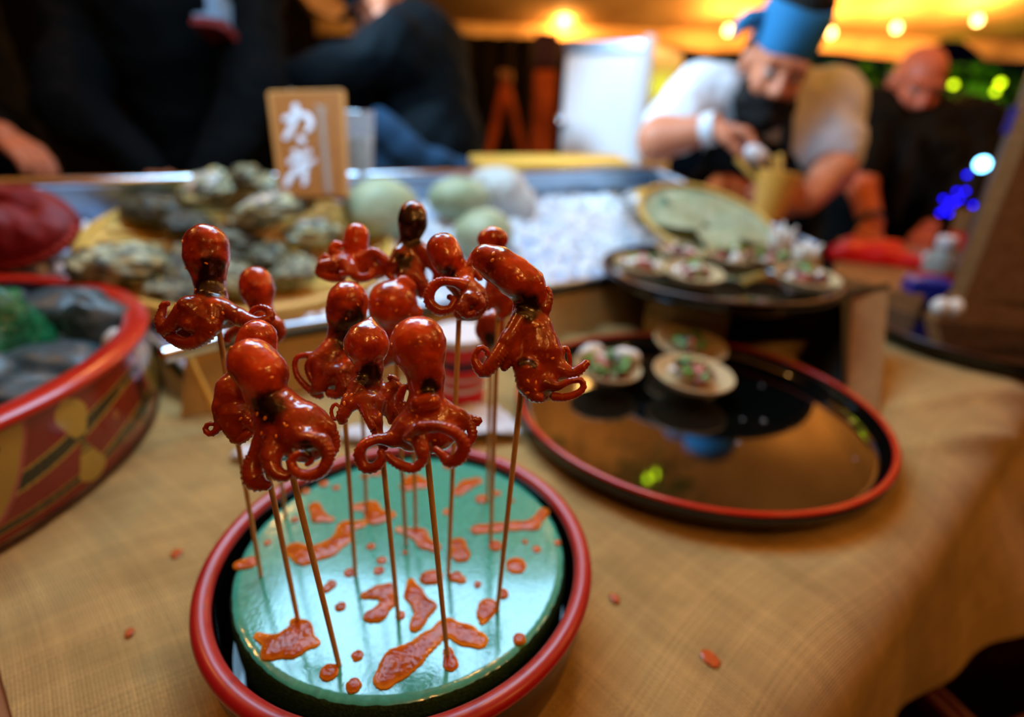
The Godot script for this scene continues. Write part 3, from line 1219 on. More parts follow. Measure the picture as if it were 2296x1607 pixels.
		var l := OmniLight3D.new()
		l.name = "green_glow"
		l.light_color = Color(0.72, 0.85, 0.1)
		l.light_energy = 0.18
		l.light_size = 0.02
		l.omni_range = 8.0
		l.omni_attenuation = 2.0
		l.shadow_enabled = true
		l.position = q + Vector3(0, 0, 0.0)
		add_child(l, true)
		k += 1
	var te := thing("blue_tent", "dark blue pointed tent roof far behind on the right", "tent", Vector3(5.6, 0, -9.0))
	var peak := D(2170, 80, 8.4)
	var tg := MB.new()
	var eave := []
	for e in [[-1.0, 0.6], [1.0, 0.6], [1.0, -1.2], [-1.0, -1.2]]:
		eave.append(peak + Vector3(e[0], -0.5, e[1]))
	for q in 4:
		tg.poly([peak, eave[q], eave[(q + 1) % 4]], peak + Vector3(0, -1, -0.2))
		tg.poly([eave[q], eave[(q + 1) % 4], eave[(q + 1) % 4] - Vector3(0, 0.12, 0), eave[q] - Vector3(0, 0.12, 0)], peak + Vector3(0, -0.4, -0.2))
	part("roof", tg, M.tent_blue, te)
	for q in 4:
		var lg := MB.new()
		lg.tube(PackedVector3Array([eave[q], Vector3(eave[q].x, 0, eave[q].z)]), [0.025], 8)
		part("leg", lg, M.steel, te)
	k = 0
	for e in [[2165, 428], [2145, 430], [2152, 447], [2130, 452], [2115, 446], [2140, 455], [2108, 477], [2128, 478], [2118, 470], [2182, 460], [2168, 392]]:
		var q := D(e[0], e[1], 1.72)
		var b := MB.new()
		b.ball(q, Vector3.ONE * 0.0055, Basis.IDENTITY, 10)
		var o := part("blue_light", b, M.led_blue)
		tag(o, "tiny deep blue light in the cluster right of the bald man", "light", "cluster of deep blue lights")
		k += 1
	var ql := D(2203, 368, 1.72)
	var cy := MB.new()
	cy.ball(ql, Vector3.ONE * 0.019, Basis.IDENTITY, 16)
	tag(part("cyan_light", cy, M.led_cyan), "round glaring pale blue light above the deep blue cluster", "light")
	var wires := MB.new()
	var wp := PackedVector3Array([Vector3(ql.x + 0.02, 0.0, ql.z - 0.05)])
	for e in [[2118, 478], [2108, 470], [2130, 455], [2150, 445], [2170, 430], [2182, 455], [2168, 392], [2203, 368]]:
		wp.append(D(e[0], e[1], 1.73))
	wires.tube(wp, [0.005], 6)
	tag(part("cable", wires, M.cord), "dark wire carrying the deep blue lights up from the ground", "cord")
	# a flap of pale canvas at the upper left
	var fl := MB.new()
	fl.slab([D(640, -60, 2.6), D(700, -60, 2.6), D(800, 40, 2.6), D(790, 62, 2.6), D(700, 20, 2.6)], fwd * 0.02)
	tag(part("canvas_flap", fl, M.canvas), "pale canvas edge of a canopy slanting above the bent man's head", "canopy")

# ---------------------------------------------------------------- people
func head_of(c: Vector3, R: Basis, s := 1.0) -> Array:
	var P := func(x, y, z): return c + R * (Vector3(x, y, z) * s)
	var B := func(x, y, z): return Basis(R.x * x * s, R.y * y * s, R.z * z * s)
	return [
		[P.call(0, 0.032, -0.014), B.call(0.074, 0.086, 0.094)],
		[P.call(0, -0.028, 0.022), B.call(0.059, 0.085, 0.066)],
		[P.call(-0.026, -0.084, 0.042), P.call(0.026, -0.084, 0.042), 0.026 * s, 0.026 * s],
		[P.call(0, -0.096, 0.06), P.call(0, -0.09, 0.062), 0.018 * s, 0.018 * s],
		[P.call(0, 0.014, 0.084), P.call(0, -0.026, 0.103), 0.008 * s, 0.013 * s],
		[P.call(-0.012, -0.03, 0.093), P.call(0.012, -0.03, 0.093), 0.008 * s, 0.008 * s],
		[P.call(-0.042, 0.03, 0.076), P.call(0.042, 0.03, 0.076), 0.012 * s, 0.012 * s],
		[P.call(-0.04, -0.026, 0.062), P.call(-0.036, -0.03, 0.064), 0.023 * s, 0.023 * s],
		[P.call(0.04, -0.026, 0.062), P.call(0.036, -0.03, 0.064), 0.023 * s, 0.023 * s],
		[P.call(-0.019, -0.056, 0.082), P.call(0.019, -0.056, 0.082), 0.007 * s, 0.007 * s],
		[P.call(-0.016, -0.067, 0.08), P.call(0.016, -0.067, 0.08), 0.008 * s, 0.008 * s],
		[P.call(-0.077, -0.006, -0.008), B.call(0.011, 0.032, 0.019)],
		[P.call(0.077, -0.006, -0.008), B.call(0.011, 0.032, 0.019)],
		[P.call(-0.032, 0.009, 0.1), P.call(-0.03, 0.009, 0.1), 0.015 * s, 0.015 * s, "cut"],
		[P.call(0.032, 0.009, 0.1), P.call(0.03, 0.009, 0.1), 0.015 * s, 0.015 * s, "cut"],
	]

# x across the palm towards the thumb, y along the fingers, z out of the palm
func hand_of(w: Vector3, H: Basis, curl: float, s := 1.0) -> Array:
	var out := []
	var q := [0.03, 0.0105, -0.009, -0.027]
	var len := [0.072, 0.08, 0.074, 0.058]
	for i in 4:
		var root := w + H * (Vector3(q[i], 0.088 - 0.005 * absf(i - 1), 0) * s)
		out.append([w + H * (Vector3(q[i] * 0.55, 0.004, 0) * s), root, 0.017 * s, 0.0125 * s])
		var ang := 0.0
		var at := root
		for j in 3:
			ang += curl * [0.9, 1.25, 0.8][j] * (1.0 + 0.08 * i)
			var l: float = len[i] * [0.46, 0.3, 0.24][j]
			var to := at + H * (Vector3(q[i] * 0.02, cos(ang), sin(ang)) * l * s)
			out.append([at, to, (0.0098 - 0.0008 * j) * s, (0.009 - 0.0008 * j) * s])
			at = to
	var t0 := w + H * (Vector3(0.022, 0.02, 0.006) * s)
	var t1 := w + H * (Vector3(0.05, 0.052, 0.014 + 0.018 * curl) * s)
	var t2 := w + H * (Vector3(0.056 - 0.016 * curl, 0.084, 0.022 + 0.03 * curl) * s)
	var t3 := w + H * (Vector3(0.052 - 0.03 * curl, 0.106, 0.03 + 0.04 * curl) * s)
	out.append([t0, t1, 0.016 * s, 0.012 * s])
	out.append([t1, t2, 0.0115 * s, 0.0105 * s])
	out.append([t2, t3, 0.0105 * s, 0.009 * s])
	return out

func palm(y: Vector3, z0: Vector3, hand := 1.0) -> Basis:
	var z := (z0 - y * z0.dot(y)).normalized()
	return Basis(y.cross(z) * hand, y, z)

func frame(fw: Vector3, up: Vector3) -> Basis:      # z forward, y as near up as can be
	var z := fw.normalized()
	var x := up.cross(z).normalized()
	return Basis(x, z.cross(x), z)

func rumple(mb: MB, amp: float, freq: float, sd := 0.0) -> MB:
	for i in mb.v.size():
		var p := mb.v[i]
		var q := p * freq + Vector3(sd, sd, sd)
		mb.v[i] = p + Vector3(noise.get_noise_3dv(q), noise.get_noise_3dv(q + Vector3(31, 0, 0)), noise.get_noise_3dv(q + Vector3(0, 57, 0))) * amp
	return mb

func limbs(prims: Array, cell := 0.011, k := 0.03) -> MB:
	return soft(prims, cell, k)

func eyes(o: Node3D, c: Vector3, R: Basis):
	for s in [-1, 1]:
		var g := MB.new()
		g.ball(c + R * Vector3(0.031 * s, 0.004, 0.074), Vector3.ONE * 0.0125, Basis.IDENTITY, 12)
		part("eye", g, M.eye, o)
		var p := MB.new()
		p.ball(c + R * Vector3(0.031 * s, 0.001, 0.0835), Vector3.ONE * 0.0052, Basis.IDENTITY, 8)
		part("pupil", p, M.pupil, o)

func trousers(hip: Vector3, across: Vector3) -> Array:
	var out := [[hip - across * 0.08, hip + across * 0.08, 0.13, 0.13]]
	for s in [-1, 1]:
		var h = hip + across * 0.095 * s
		var knee = Vector3(h.x, 0.47, h.z + 0.03) + across * 0.02 * s
		var ankle = Vector3(h.x, 0.09, h.z) + across * 0.03 * s
		out.append([h, knee, 0.095, 0.07])
		out.append([knee, ankle, 0.068, 0.052])
	return out

func shoes(o: Node3D, hip: Vector3, across: Vector3, fw: Vector3):
	for s in [-1, 1]:
		var a = Vector3(hip.x, 0.05, hip.z) + across * 0.125 * s
		var g := soft([[a - fw * 0.05, a + fw * 0.12, 0.048, 0.04], [a + Vector3(0, 0.04, 0), a, 0.05, 0.045]], 0.012, 0.02)
		part("shoe", g, M.black_cloth, o)

func build_people():
	build_chef()
	build_customers()
	build_bald_man()

func build_chef():
	var sa := D(1568, 228, 1.52)
	var ea := D(1478, 312, 1.43)
	var wa := D(1598, 288, 1.34)
	var sb := D(1852, 240, 1.54)
	var eb := D(1868, 385, 1.47)
	var wb := D(1806, 452, 1.32)
	var neck := D(1735, 195, 1.56)
	var hc := D(1738, 150, 1.38)
	var R := frame(Vector3(-0.1, -0.36, 0.85), Vector3(0.16, 1, 0.3))
	var chest := D(1712, 285, 1.6)
	var belly := D(1705, 400, 1.68)
	var hip := Vector3(belly.x + 0.02, 0.9, belly.z - 0.1)
	var o := thing("person", "bearded cook in white t-shirt, dark apron and blue headband, bending over a cup", "person", Vector3(hip.x, 0, hip.z))
	var skin := limbs([[sa, ea, 0.056, 0.05], [ea, wa, 0.052, 0.033], [sb, eb, 0.056, 0.05], [eb, wb, 0.052, 0.033], [neck, hc + R * Vector3(0, -0.05, -0.02), 0.06, 0.056], [sa, neck, 0.05, 0.06], [sb, neck, 0.05, 0.06], [neck, chest, 0.07, 0.06]])
	skin.take(soft(head_of(hc, R, 1.0), 0.0052, 0.014))
	var ya := (D(1690, 306, 1.3) - wa).normalized()
	skin.take(soft(hand_of(wa, palm(ya, Vector3(0, -1, 0.25), -1.0), 0.75), 0.0034, 0.005))
	var yb := (D(1745, 418, 1.28) - wb).normalized()
	skin.take(soft(hand_of(wb, palm(yb, fwd), 0.5), 0.0034, 0.005))
	part("body", skin, M.skin, o)
	var ua := sa.lerp(ea, 0.62)
	var ub := sb.lerp(eb, 0.62)
	var shirt := limbs([[sa, sb, 0.085, 0.085], [sa, ua, 0.085, 0.082], [sb, ub, 0.085, 0.085], [chest, belly, 0.155, 0.165], [neck + Vector3(0, -0.04, -0.02), chest, 0.075, 0.14], [belly, hip, 0.16, 0.15], [sa, chest, 0.08, 0.12], [sb, chest, 0.08, 0.12]], 0.012, 0.05)
	part("t_shirt", rumple(shirt, 0.012, 9.0), M.white_cloth, o)
	part("trousers", limbs(trousers(hip, Vector3.RIGHT), 0.014), M.black_cloth, o)
	shoes(o, hip, Vector3.RIGHT, Vector3(0, 0, 1))
	var ap := limbs([[D(1610, 350, 1.53), D(1745, 345, 1.53), 0.045, 0.045], [D(1590, 420, 1.52), D(1760, 420, 1.52), 0.06, 0.06], [D(1575, 500, 1.54), D(1770, 500, 1.54), 0.065, 0.065], [D(1680, 380, 1.53), D(1680, 520, 1.55), 0.08, 0.08], [D(1585, 560, 1.58), D(1770, 560, 1.58), 0.06, 0.06], [D(1590, 700, 1.65), D(1770, 700, 1.65), 0.05, 0.05]], 0.012, 0.05)
	var apo := part("apron", rumple(ap, 0.01, 8.0, 5.0), M.black_cloth, o)
	for st in [[[1665, 335, 1.47], [1668, 240, 1.435], [1690, 170, 1.5], [1715, 150, 1.58]], [[1762, 335, 1.47], [1768, 250, 1.44], [1775, 190, 1.48], [1770, 150, 1.56]]]:
		var g := MB.new()
		var path := []
		for e in st:
			var q := D(e[0], e[1], e[2])
			path.append(Vector4(q.x, q.y, q.z, 0.013))
		var pv := PackedVector3Array()
		for q in flow(path, 0.02):
			pv.append(Vector3(q.x, q.y, q.z))
		g.tube(pv, [0.014], 8)
		part("strap", g, M.denim, apo)
	# headband of wrapped blue cloth, hair above it, beard
	var bandc := hc + R * Vector3(0, 0.09, -0.014)
	var hb := MB.new()
	var prof := [Vector2(0.079, -0.05), Vector2(0.085, -0.048), Vector2(0.089, -0.02), Vector2(0.088, 0.02), Vector2(0.083, 0.05), Vector2(0.073, 0.054), Vector2(0.079, -0.05)]
	hb.lathe(prof, bandc, 40, R, Vector2(1, 1), func(q, a): return q * Vector3(0.92, 1, 1.13) * (1.0 + 0.02 * sin(a * 5.0)))
	var hbo := part("headband", hb, M.blue_cloth, o)
	var knot := soft([[bandc + R * Vector3(-0.09, 0.0, 0.0), bandc + R * Vector3(-0.125, -0.012, 0.02), 0.022, 0.016], [bandc + R * Vector3(-0.115, 0, 0.01), bandc + R * Vector3(-0.135, -0.035, 0.02), 0.015, 0.012]], 0.005, 0.012)
	part("knot", knot, M.blue_cloth, hbo)
	part("hair", rumple(soft([[hc + R * Vector3(0, 0.075, -0.02), Basis(R.x * 0.07, R.y * 0.075, R.z * 0.085)], [hc + R * Vector3(0.01, 0.145, -0.03), Basis(R.x * 0.066, R.y * 0.045, R.z * 0.07)], [hc + R * Vector3(0, 0.02, -0.05), Basis(R.x * 0.081, R.y * 0.08, R.z * 0.07)]], 0.007, 0.02), 0.006, 30.0), M.hair, o)
	part("beard", rumple(soft([[hc + R * Vector3(-0.058, -0.045, 0.03), hc + R * Vector3(-0.035, -0.1, 0.05), 0.018, 0.025], [hc + R * Vector3(0.058, -0.045, 0.03), hc + R * Vector3(0.035, -0.1, 0.05), 0.018, 0.025], [hc + R * Vector3(-0.03, -0.1, 0.058), hc + R * Vector3(0.03, -0.1, 0.058), 0.03, 0.03], [hc + R * Vector3(0, -0.1, 0.066), hc + R * Vector3(0, -0.135, 0.068), 0.04, 0.022], [hc + R * Vector3(-0.046, -0.074, 0.05), hc + R * Vector3(0.046, -0.074, 0.05), 0.036, 0.036], [hc + R * Vector3(-0.026, -0.1, 0.064), hc + R * Vector3(0.026, -0.1, 0.064), 0.032, 0.032], [hc + R * Vector3(-0.05, -0.07, 0.05), hc + R * Vector3(0.0, -0.1, 0.075), 0.024, 0.035], [hc + R * Vector3(0.05, -0.07, 0.05), hc + R * Vector3(0.0, -0.1, 0.075), 0.024, 0.035], [hc + R * Vector3(-0.025, -0.05, 0.087), hc + R * Vector3(0.025, -0.05, 0.087), 0.009, 0.009]], 0.005, 0.015), 0.005, 40.0), M.hair, o)
	eyes(o, hc, R)
	var wbnd := MB.new()
	var wd := (wa - ea).normalized()
	wbnd.tube(PackedVector3Array([wa - wd * 0.022, wa + wd * 0.01]), [0.039], 20)
	part("wristband", wbnd, M.white_cloth, o)
	# what he holds and wears at the hip
	var cp := D(1733, 440, 1.29)
	var cu := thing("serving_cup", "amber tapered cup the cook holds in his lower hand", "cup", cp - Vector3(0, 0.058, 0))
	var cg := MB.new()
	var tilt := Basis(Vector3(0, 0, 1), -0.12)
	cg.lathe([Vector2(0.0, -0.058), Vector2(0.03, -0.058), Vector2(0.033, -0.054), Vector2(0.05, 0.052), Vector2(0.053, 0.056), Vector2(0.05, 0.058), Vector2(0.047, 0.052), Vector2(0.031, -0.05), Vector2(0, -0.05)], cp, 36, tilt)
	part("cup", cg, M.amber, cu)
	var i := 0
	for e in [[1718, 430, 1652, 355, "pale serving stick leaning out of the amber cup to the left"], [1742, 420, 1733, 350, "pale serving stick standing upright in the amber cup"], [1750, 420, 1750, 346, "pale serving stick right of the upright one in the amber cup"]]:
		var g := MB.new()
		g.tube(PackedVector3Array([D(e[0], e[1], 1.285), D(e[2], e[3], 1.28)]), [0.004, 0.007], 8)
		tag(part("serving_stick", g, M.bamboo), e[4], "stick")
		i += 1
	var sp := thing("white_bottle_cap", "small white and blue squeeze bottle tip under the cook's raised fist", "bottle", D(1690, 345, 1.28))
	var sg := MB.new()
	sg.lathe([Vector2(0, -0.03), Vector2(0.016, -0.03), Vector2(0.02, -0.01), Vector2(0.02, 0.014), Vector2(0.008, 0.024), Vector2(0.0, 0.024)], D(1690, 345, 1.28), 18, Basis(Vector3(0, 0, 1), 1.2))
	part("cap", sg, M.white_plastic, sp)
	var rt := rumple(soft([[D(1608, 425, 1.43), D(1665, 430, 1.43), 0.036, 0.032], [D(1615, 440, 1.43), D(1660, 462, 1.43), 0.03, 0.028]], 0.008, 0.03), 0.012, 20.0)
	tag(part("red_towel", rt, M.orange_cloth), "crumpled red orange towel tucked against the cook's dark apron", "towel")

func build_customers():
	# the one in black who stands at the left, cut off by the picture's top
	var sa := D(190, -70, 1.58)
	var sb := D(545, -75, 1.55)
	var mid := (sa + sb) / 2.0
	var hip := Vector3(mid.x, 0.93, mid.z - 0.08)
	var neck := mid + Vector3(0, 0.07, -0.02)
	var hc := neck + Vector3(0, 0.19, 0.03)
	var R := frame(Vector3(0.25, -0.15, 1), Vector3.UP)
	var o := thing("person", "standing customer in a black jacket with a small emblem on the chest", "person", Vector3(hip.x, 0, hip.z))
	var ea := D(160, 240, 1.5)
	var wa := D(330, 380, 1.42)
	var eb := D(575, 215, 1.5)
	var wb := D(470, 395, 1.42)
	var skin := limbs([[neck, hc, 0.06, 0.055], [ea, wa, 0.045, 0.034], [eb, wb, 0.045, 0.034], [neck, mid, 0.06, 0.09], [mid, sa, 0.06, 0.055], [mid, sb, 0.06, 0.055], [sa, ea, 0.05, 0.045], [sb, eb, 0.05, 0.045]])
	skin.take(soft(head_of(hc, R), 0.006, 0.014))
	for e in [[wa, D(400, 420, 1.38)], [wb, D(430, 430, 1.39)]]:
		var y: Vector3 = (e[1] - e[0]).normalized()
		var z := Vector3.DOWN
		z = (z - y * z.dot(y)).normalized()
		skin.take(soft(hand_of(e[0], Basis(y.cross(z), y, z), 0.4), 0.004, 0.005))
	part("body", skin, M.skin, o)
	var jk := limbs([[sa, sb, 0.1, 0.1], [mid + Vector3(0, -0.12, 0.02), hip + Vector3(0, 0.05, 0), 0.2, 0.19], [sa, mid + Vector3(0, -0.2, 0.02), 0.1, 0.16], [sb, mid + Vector3(0, -0.2, 0.02), 0.1, 0.16], [sa, ea, 0.09, 0.084], [ea, wa, 0.084, 0.055], [sb, eb, 0.09, 0.084], [eb, wb, 0.084, 0.055], [hip + Vector3(-0.08, 0.08, 0), hip + Vector3(0.08, 0.08, 0), 0.17, 0.17], [neck + Vector3(0, 0.0, 0), mid, 0.085, 0.1]], 0.013, 0.05)
	part("jacket", rumple(jk, 0.018, 6.0), M.dark_cloth, o)
	part("trousers", limbs(trousers(hip, Vector3.RIGHT), 0.014), M.black_cloth, o)
	shoes(o, hip, Vector3.RIGHT, Vector3(0, 0, 1))
	part("hair", rumple(soft([[hc + R * Vector3(0, 0.05, -0.03), Basis(R.x * 0.082, R.y * 0.085, R.z * 0.095)]], 0.008, 0.02), 0.005, 25.0), M.hair, o)
	eyes(o, hc, R)
	# the emblem: a pale blue stroke over a red sweep
	var em := MB.new()
	var d := 1.375
	var pts := []
	for e in [[452, -30], [487, -30], [490, 20], [505, 42], [436, 40], [432, 30], [460, 28], [462, 5]]:
		pts.append(D(e[0], e[1], d))
	em.slab(pts, fwd * 0.09)
	part("emblem", em, M.emblem_pale, o, "pale blue white upper part of the emblem")
	var er := MB.new()
	pts = []
	for e in [[428, 40], [448, 36], [490, 42], [512, 54], [506, 68], [485, 58], [450, 54], [428, 54]]:
		pts.append(D(e[0], e[1], d - 0.004))
	er.slab(pts, fwd * 0.09)
	part("emblem", er, M.emblem_red, o, "red sweep under the emblem")
	# the one of whom the photograph shows a hand at the left edge
	var w := D(8, 306, 1.36)
	var el := D(-150, 230, 1.45)
	var s2 := D(-120, -60, 1.6)
	var h2 := Vector3(s2.x - 0.16, 0.93, s2.z - 0.12)
	var s3 := Vector3(s2.x - 0.36, s2.y, s2.z - 0.14)
	var m2 := (s2 + s3) / 2.0
	var hc2 := m2 + Vector3(0, 0.26, 0.03)
	var o2 := thing("person", "customer at the left edge in dark clothes, only a hand reaching into the picture", "person", Vector3(h2.x, 0, h2.z))
	var sk2 := limbs([[el, w, 0.045, 0.033], [m2, hc2, 0.06, 0.055], [m2, s2, 0.06, 0.05], [s2, el, 0.05, 0.045], [m2, s3, 0.06, 0.05], [s3, s3 + Vector3(-0.08, -0.3, 0.02), 0.05, 0.045]])
	sk2.take(soft(head_of(hc2, frame(Vector3(0.4, -0.2, 1), Vector3.UP)), 0.007, 0.014))
	var y2 := (D(92, 362, 1.34) - w).normalized()
	var z2 := Vector3(-0.3, -1, -0.2)
	z2 = (z2 - y2 * z2.dot(y2)).normalized()
	sk2.take(soft(hand_of(w, Basis(y2.cross(z2), y2, z2), 0.35), 0.0034, 0.005))
	var e3 := s3 + Vector3(-0.08, -0.3, 0.02)
	sk2.take(limbs([[e3, e3 + Vector3(0.05, -0.24, 0.05), 0.045, 0.033]]))
	sk2.take(soft(hand_of(e3 + Vector3(0.05, -0.24, 0.05), Basis(Vector3(0, 0, 1), Vector3(0.1, -1, 0.1).normalized(), Vector3(1, 0, 0)), 0.3), 0.004, 0.005))
	part("body", sk2, M.skin, o2)
	part("jacket", rumple(limbs([[s2, s3, 0.1, 0.1], [m2, h2, 0.18, 0.17], [s2, el, 0.085, 0.07], [el, el.lerp(w, 0.86), 0.07, 0.052], [s3, e3, 0.085, 0.07], [e3, e3 + Vector3(0.045, -0.21, 0.045), 0.07, 0.055]], 0.014, 0.05), 0.02, 7.0, 3.0), M.black_cloth, o2)
	part("trousers", limbs(trousers(h2, Vector3.RIGHT), 0.015), M.black_cloth, o2)
	shoes(o2, h2, Vector3.RIGHT, Vector3(0, 0, 1))
	part("hair", soft([[hc2 + Vector3(0, 0.05, -0.03), Basis(Vector3(0.08, 0, 0), Vector3(0, 0.085, 0), Vector3(0, 0, 0.09))]], 0.01, 0.02), M.hair, o2)
	# the one in navy who leans over to the left
	var sh := D(888, 118, 1.66)
	var sh2 := D(905, 70, 1.95)
	var eb2 := D(725, 178, 1.6)
	var wr := D(600, 178, 1.56)
	var up2 := D(935, 135, 1.8)
	var low2 := D(968, 330, 1.86)
	var hp := Vector3(low2.x + 0.05, 0.92, low2.z - 0.08)
	var hc3 := D(846, 18, 1.82)
	var R3 := frame(Vector3(-0.75, -0.5, 0.35), Vector3(-0.2, 1, 0))
	var o3 := thing("person", "customer in navy jacket and dark cap leaning over behind the wooden sign", "person", Vector3(hp.x, 0, hp.z))
	var sk3 := limbs([[up2, hc3, 0.06, 0.055], [eb2, wr, 0.045, 0.033], [up2, sh, 0.06, 0.05], [sh, eb2, 0.05, 0.045], [up2, sh2, 0.06, 0.05], [sh2, sh2 + Vector3(-0.2, -0.22, 0.0), 0.05, 0.045]])
	sk3.take(soft(head_of(hc3, R3), 0.0055, 0.014))
	var y3 := (D(560, 172, 1.55) - wr).normalized()
	var z3 := Vector3(0, -1, 0.1)
	z3 = (z3 - y3 * z3.dot(y3)).normalized()
	sk3.take(soft(hand_of(wr, Basis(y3.cross(z3), y3, z3), 0.7), 0.0038, 0.005))
	var f1 := sh2 + Vector3(-0.2, -0.22, 0.0)
	var f2 := f1 + Vector3(-0.12, -0.16, 0.1)
	sk3.take(limbs([[f1, f2, 0.045, 0.033]]))
	sk3.take(soft(hand_of(f2, Basis(Vector3(0, 0, 1), Vector3(-0.6, -0.75, 0).normalized(), Vector3(0.75, -0.6, 0).normalized()), 0.5), 0.004, 0.005))
	part("body", sk3, M.skin, o3)
	part("jacket", rumple(limbs([[up2, low2, 0.17, 0.17], [low2, hp, 0.17, 0.16], [sh, up2, 0.1, 0.13], [sh2, up2, 0.1, 0.13], [sh, eb2, 0.09, 0.068], [eb2, wr, 0.068, 0.05], [sh2, f1, 0.09, 0.07], [f1, f2, 0.07, 0.05]], 0.013, 0.05), 0.012, 8.0, 9.0), M.navy_cloth, o3)
	part("trousers", limbs(trousers(hp, Vector3(0.5, 0, -0.85).normalized()), 0.015), M.black_cloth, o3)
	shoes(o3, hp, Vector3(0.5, 0, -0.85).normalized(), Vector3(-0.85, 0, 0.5).normalized())
	var capm := MB.new()
	capm.lathe([Vector2(0.088, 0.0), Vector2(0.09, 0.02), Vector2(0.082, 0.06), Vector2(0.05, 0.085), Vector2(0.0, 0.092)], hc3 + R3 * Vector3(0, 0.045, -0.012), 30, R3, Vector2(1, 1), func(q, a): return q * Vector3(0.95, 1, 1.12))
	var capo := part("cap", capm, M.dark_cloth, o3)
	var pk := MB.new()
	var rr := []
	for i in 5:
		var r := PackedVector3Array()
		for j in 13:
			var a := lerpf(-0.95, 0.95, j / 12.0)
			r.append(hc3 + R3 * Vector3(sin(a) * (0.085 + 0.012 * i), 0.045 - 0.004 * i, cos(a) * (0.09 + 0.016 * i) - 0.012))
		rr.append(r)
	for i in 5:
		var r := PackedVector3Array()
		for q in rr[4 - i]:
			r.append(q - R3.y * 0.004)
		rr.append(r)
	pk.grid(rr, false)
	part("visor", pk, M.dark_cloth, capo)
	eyes(o3, hc3, R3)
	# blue apron hanging from the leaning customer
	var path := []
	for e in [[850, 262, 1.62, 0.03], [872, 300, 1.6, 0.045], [915, 338, 1.6, 0.04], [985, 366, 1.62, 0.03], [1070, 385, 1.66, 0.025]]:
		var q := D(e[0], e[1], e[2])
		path.append([q, e[3]])
	var prims := []
	for i in path.size() - 1:
		prims.append([path[i][0], path[i + 1][0], path[i][1], path[i + 1][1]])
	prims.append([D(852, 300, 1.64), D(850, 395, 1.64), 0.03, 0.03])
	prims.append([D(852, 395, 1.64), D(1040, 420, 1.68), 0.03, 0.03])
	prims.append([D(900, 360, 1.64), D(980, 410, 1.66), 0.04, 0.04])
	part("apron", rumple(soft(prims, 0.01, 0.04), 0.008, 12.0), M.denim, o3, "faded blue apron")
	# tongs in the hand
	var tg := thing("tongs", "pale metal tongs held by the leaning customer, slanting behind the wooden sign", "tongs", D(600, 185, 1.5))
	for s in [0.0, 0.012]:
		var g := MB.new()
		g.tube(PackedVector3Array([D(548, 160 + s * 500, 1.5 + s), D(600, 186 + s * 500, 1.5 + s), D(660, 210, 1.5)]), [0.007, 0.01, 0.008], 8)
		part("arm", g, M.steel, tg)

func build_bald_man():
	var hc := D(2052, 190, 2.0)
	var R := frame(Vector3(-0.1, -0.42, 0.9), Vector3(0.05, 1, 0.2))
	var sa := D(1940, 268, 2.06)
	var sb := D(2165, 285, 2.08)
	var mid := (sa + sb) / 2.0
	var hip := Vector3(mid.x, 0.9, mid.z - 0.12)
	var o := thing("person", "bald man in a dark shirt looking down, right of the cook", "person", Vector3(hip.x, 0, hip.z))
	var ea := D(1930, 405, 2.0)
	var wa := D(1955, 505, 1.86)
	var eb := D(2165, 440, 2.0)
	var wb := D(2080, 520, 1.86)
	var neck := mid + Vector3(0, 0.06, 0.0)
	var skin := limbs([[neck, hc + R * Vector3(0, -0.05, -0.02), 0.062, 0.058], [sa, ea, 0.055, 0.052], [ea, wa, 0.052, 0.036], [eb, wb, 0.05, 0.034], [neck, mid, 0.07, 0.09], [mid, sb, 0.06, 0.055], [sb, eb, 0.055, 0.05], [mid, sa, 0.06, 0.055]])
	skin.take(soft(head_of(hc, R, 1.06), 0.0055, 0.014))
	for e in [[wa, D(1935, 545, 1.8)], [wb, D(2060, 545, 1.8)]]:
		var y: Vector3 = (e[1] - e[0]).normalized()
		var z := Vector3(0, -1, -0.3)
		z = (z - y * z.dot(y)).normalized()
		skin.take(soft(hand_of(e[0], Basis(y.cross(z), y, z), 0.45), 0.004, 0.005))
	part("body", skin, M.skin_red, o)
	part("shirt", rumple(limbs([[sa, sb, 0.095, 0.095], [mid + Vector3(0, -0.14, 0.02), hip, 0.18, 0.18], [sa, mid + Vector3(0, -0.2, 0), 0.09, 0.15], [sb, mid + Vector3(0, -0.2, 0), 0.09, 0.15], [sa, ea.lerp(sa, 0.1), 0.09, 0.072], [sb, eb, 0.09, 0.075], [eb, eb.lerp(wb, 0.8), 0.075, 0.055], [neck, mid, 0.07, 0.09]], 0.013, 0.05), 0.016, 8.0, 2.0), M.brown_cloth, o)
	part("trousers", limbs(trousers(hip, Vector3.RIGHT), 0.015), M.black_cloth, o)
	shoes(o, hip, Vector3.RIGHT, Vector3(0, 0, 1))
	part("hair_fringe", rumple(soft([[hc + R * Vector3(-0.06, 0.0, -0.05), hc + R * Vector3(-0.03, -0.02, -0.088), 0.026, 0.028], [hc + R * Vector3(0.06, 0.0, -0.05), hc + R * Vector3(0.03, -0.02, -0.088), 0.026, 0.028], [hc + R * Vector3(-0.03, -0.02, -0.088), hc + R * Vector3(0.03, -0.02, -0.088), 0.028, 0.028]], 0.007, 0.02), 0.004, 30.0), M.grey_hair, o)
	eyes(o, hc, R)
	var wbn := MB.new()
	var d := (wa - ea).normalized()
	wbn.tube(PackedVector3Array([wa - d * 0.03, wa - d * 0.005]), [0.043], 18)
	part("watch", wbn, M.denim, o)
	var tie := MB.new()
	var tp := PackedVector3Array()
	for e in [[2052, 290, 1.92], [2040, 340, 1.9], [2030, 400, 1.88], [2015, 460, 1.86], [2008, 500, 1.87]]:
		tp.append(D(e[0], e[1], e[2]))
	tie.tube(tp, [0.012, 0.018, 0.022, 0.02, 0.014], 8)
	part("lanyard", tie, M.night_wall, o)

# ---------------------------------------------------------------- the round bowl with its stone and the octopuses
const BC := Vector3(-0.0738, 0.8, -0.297)
const TOP := 0.853

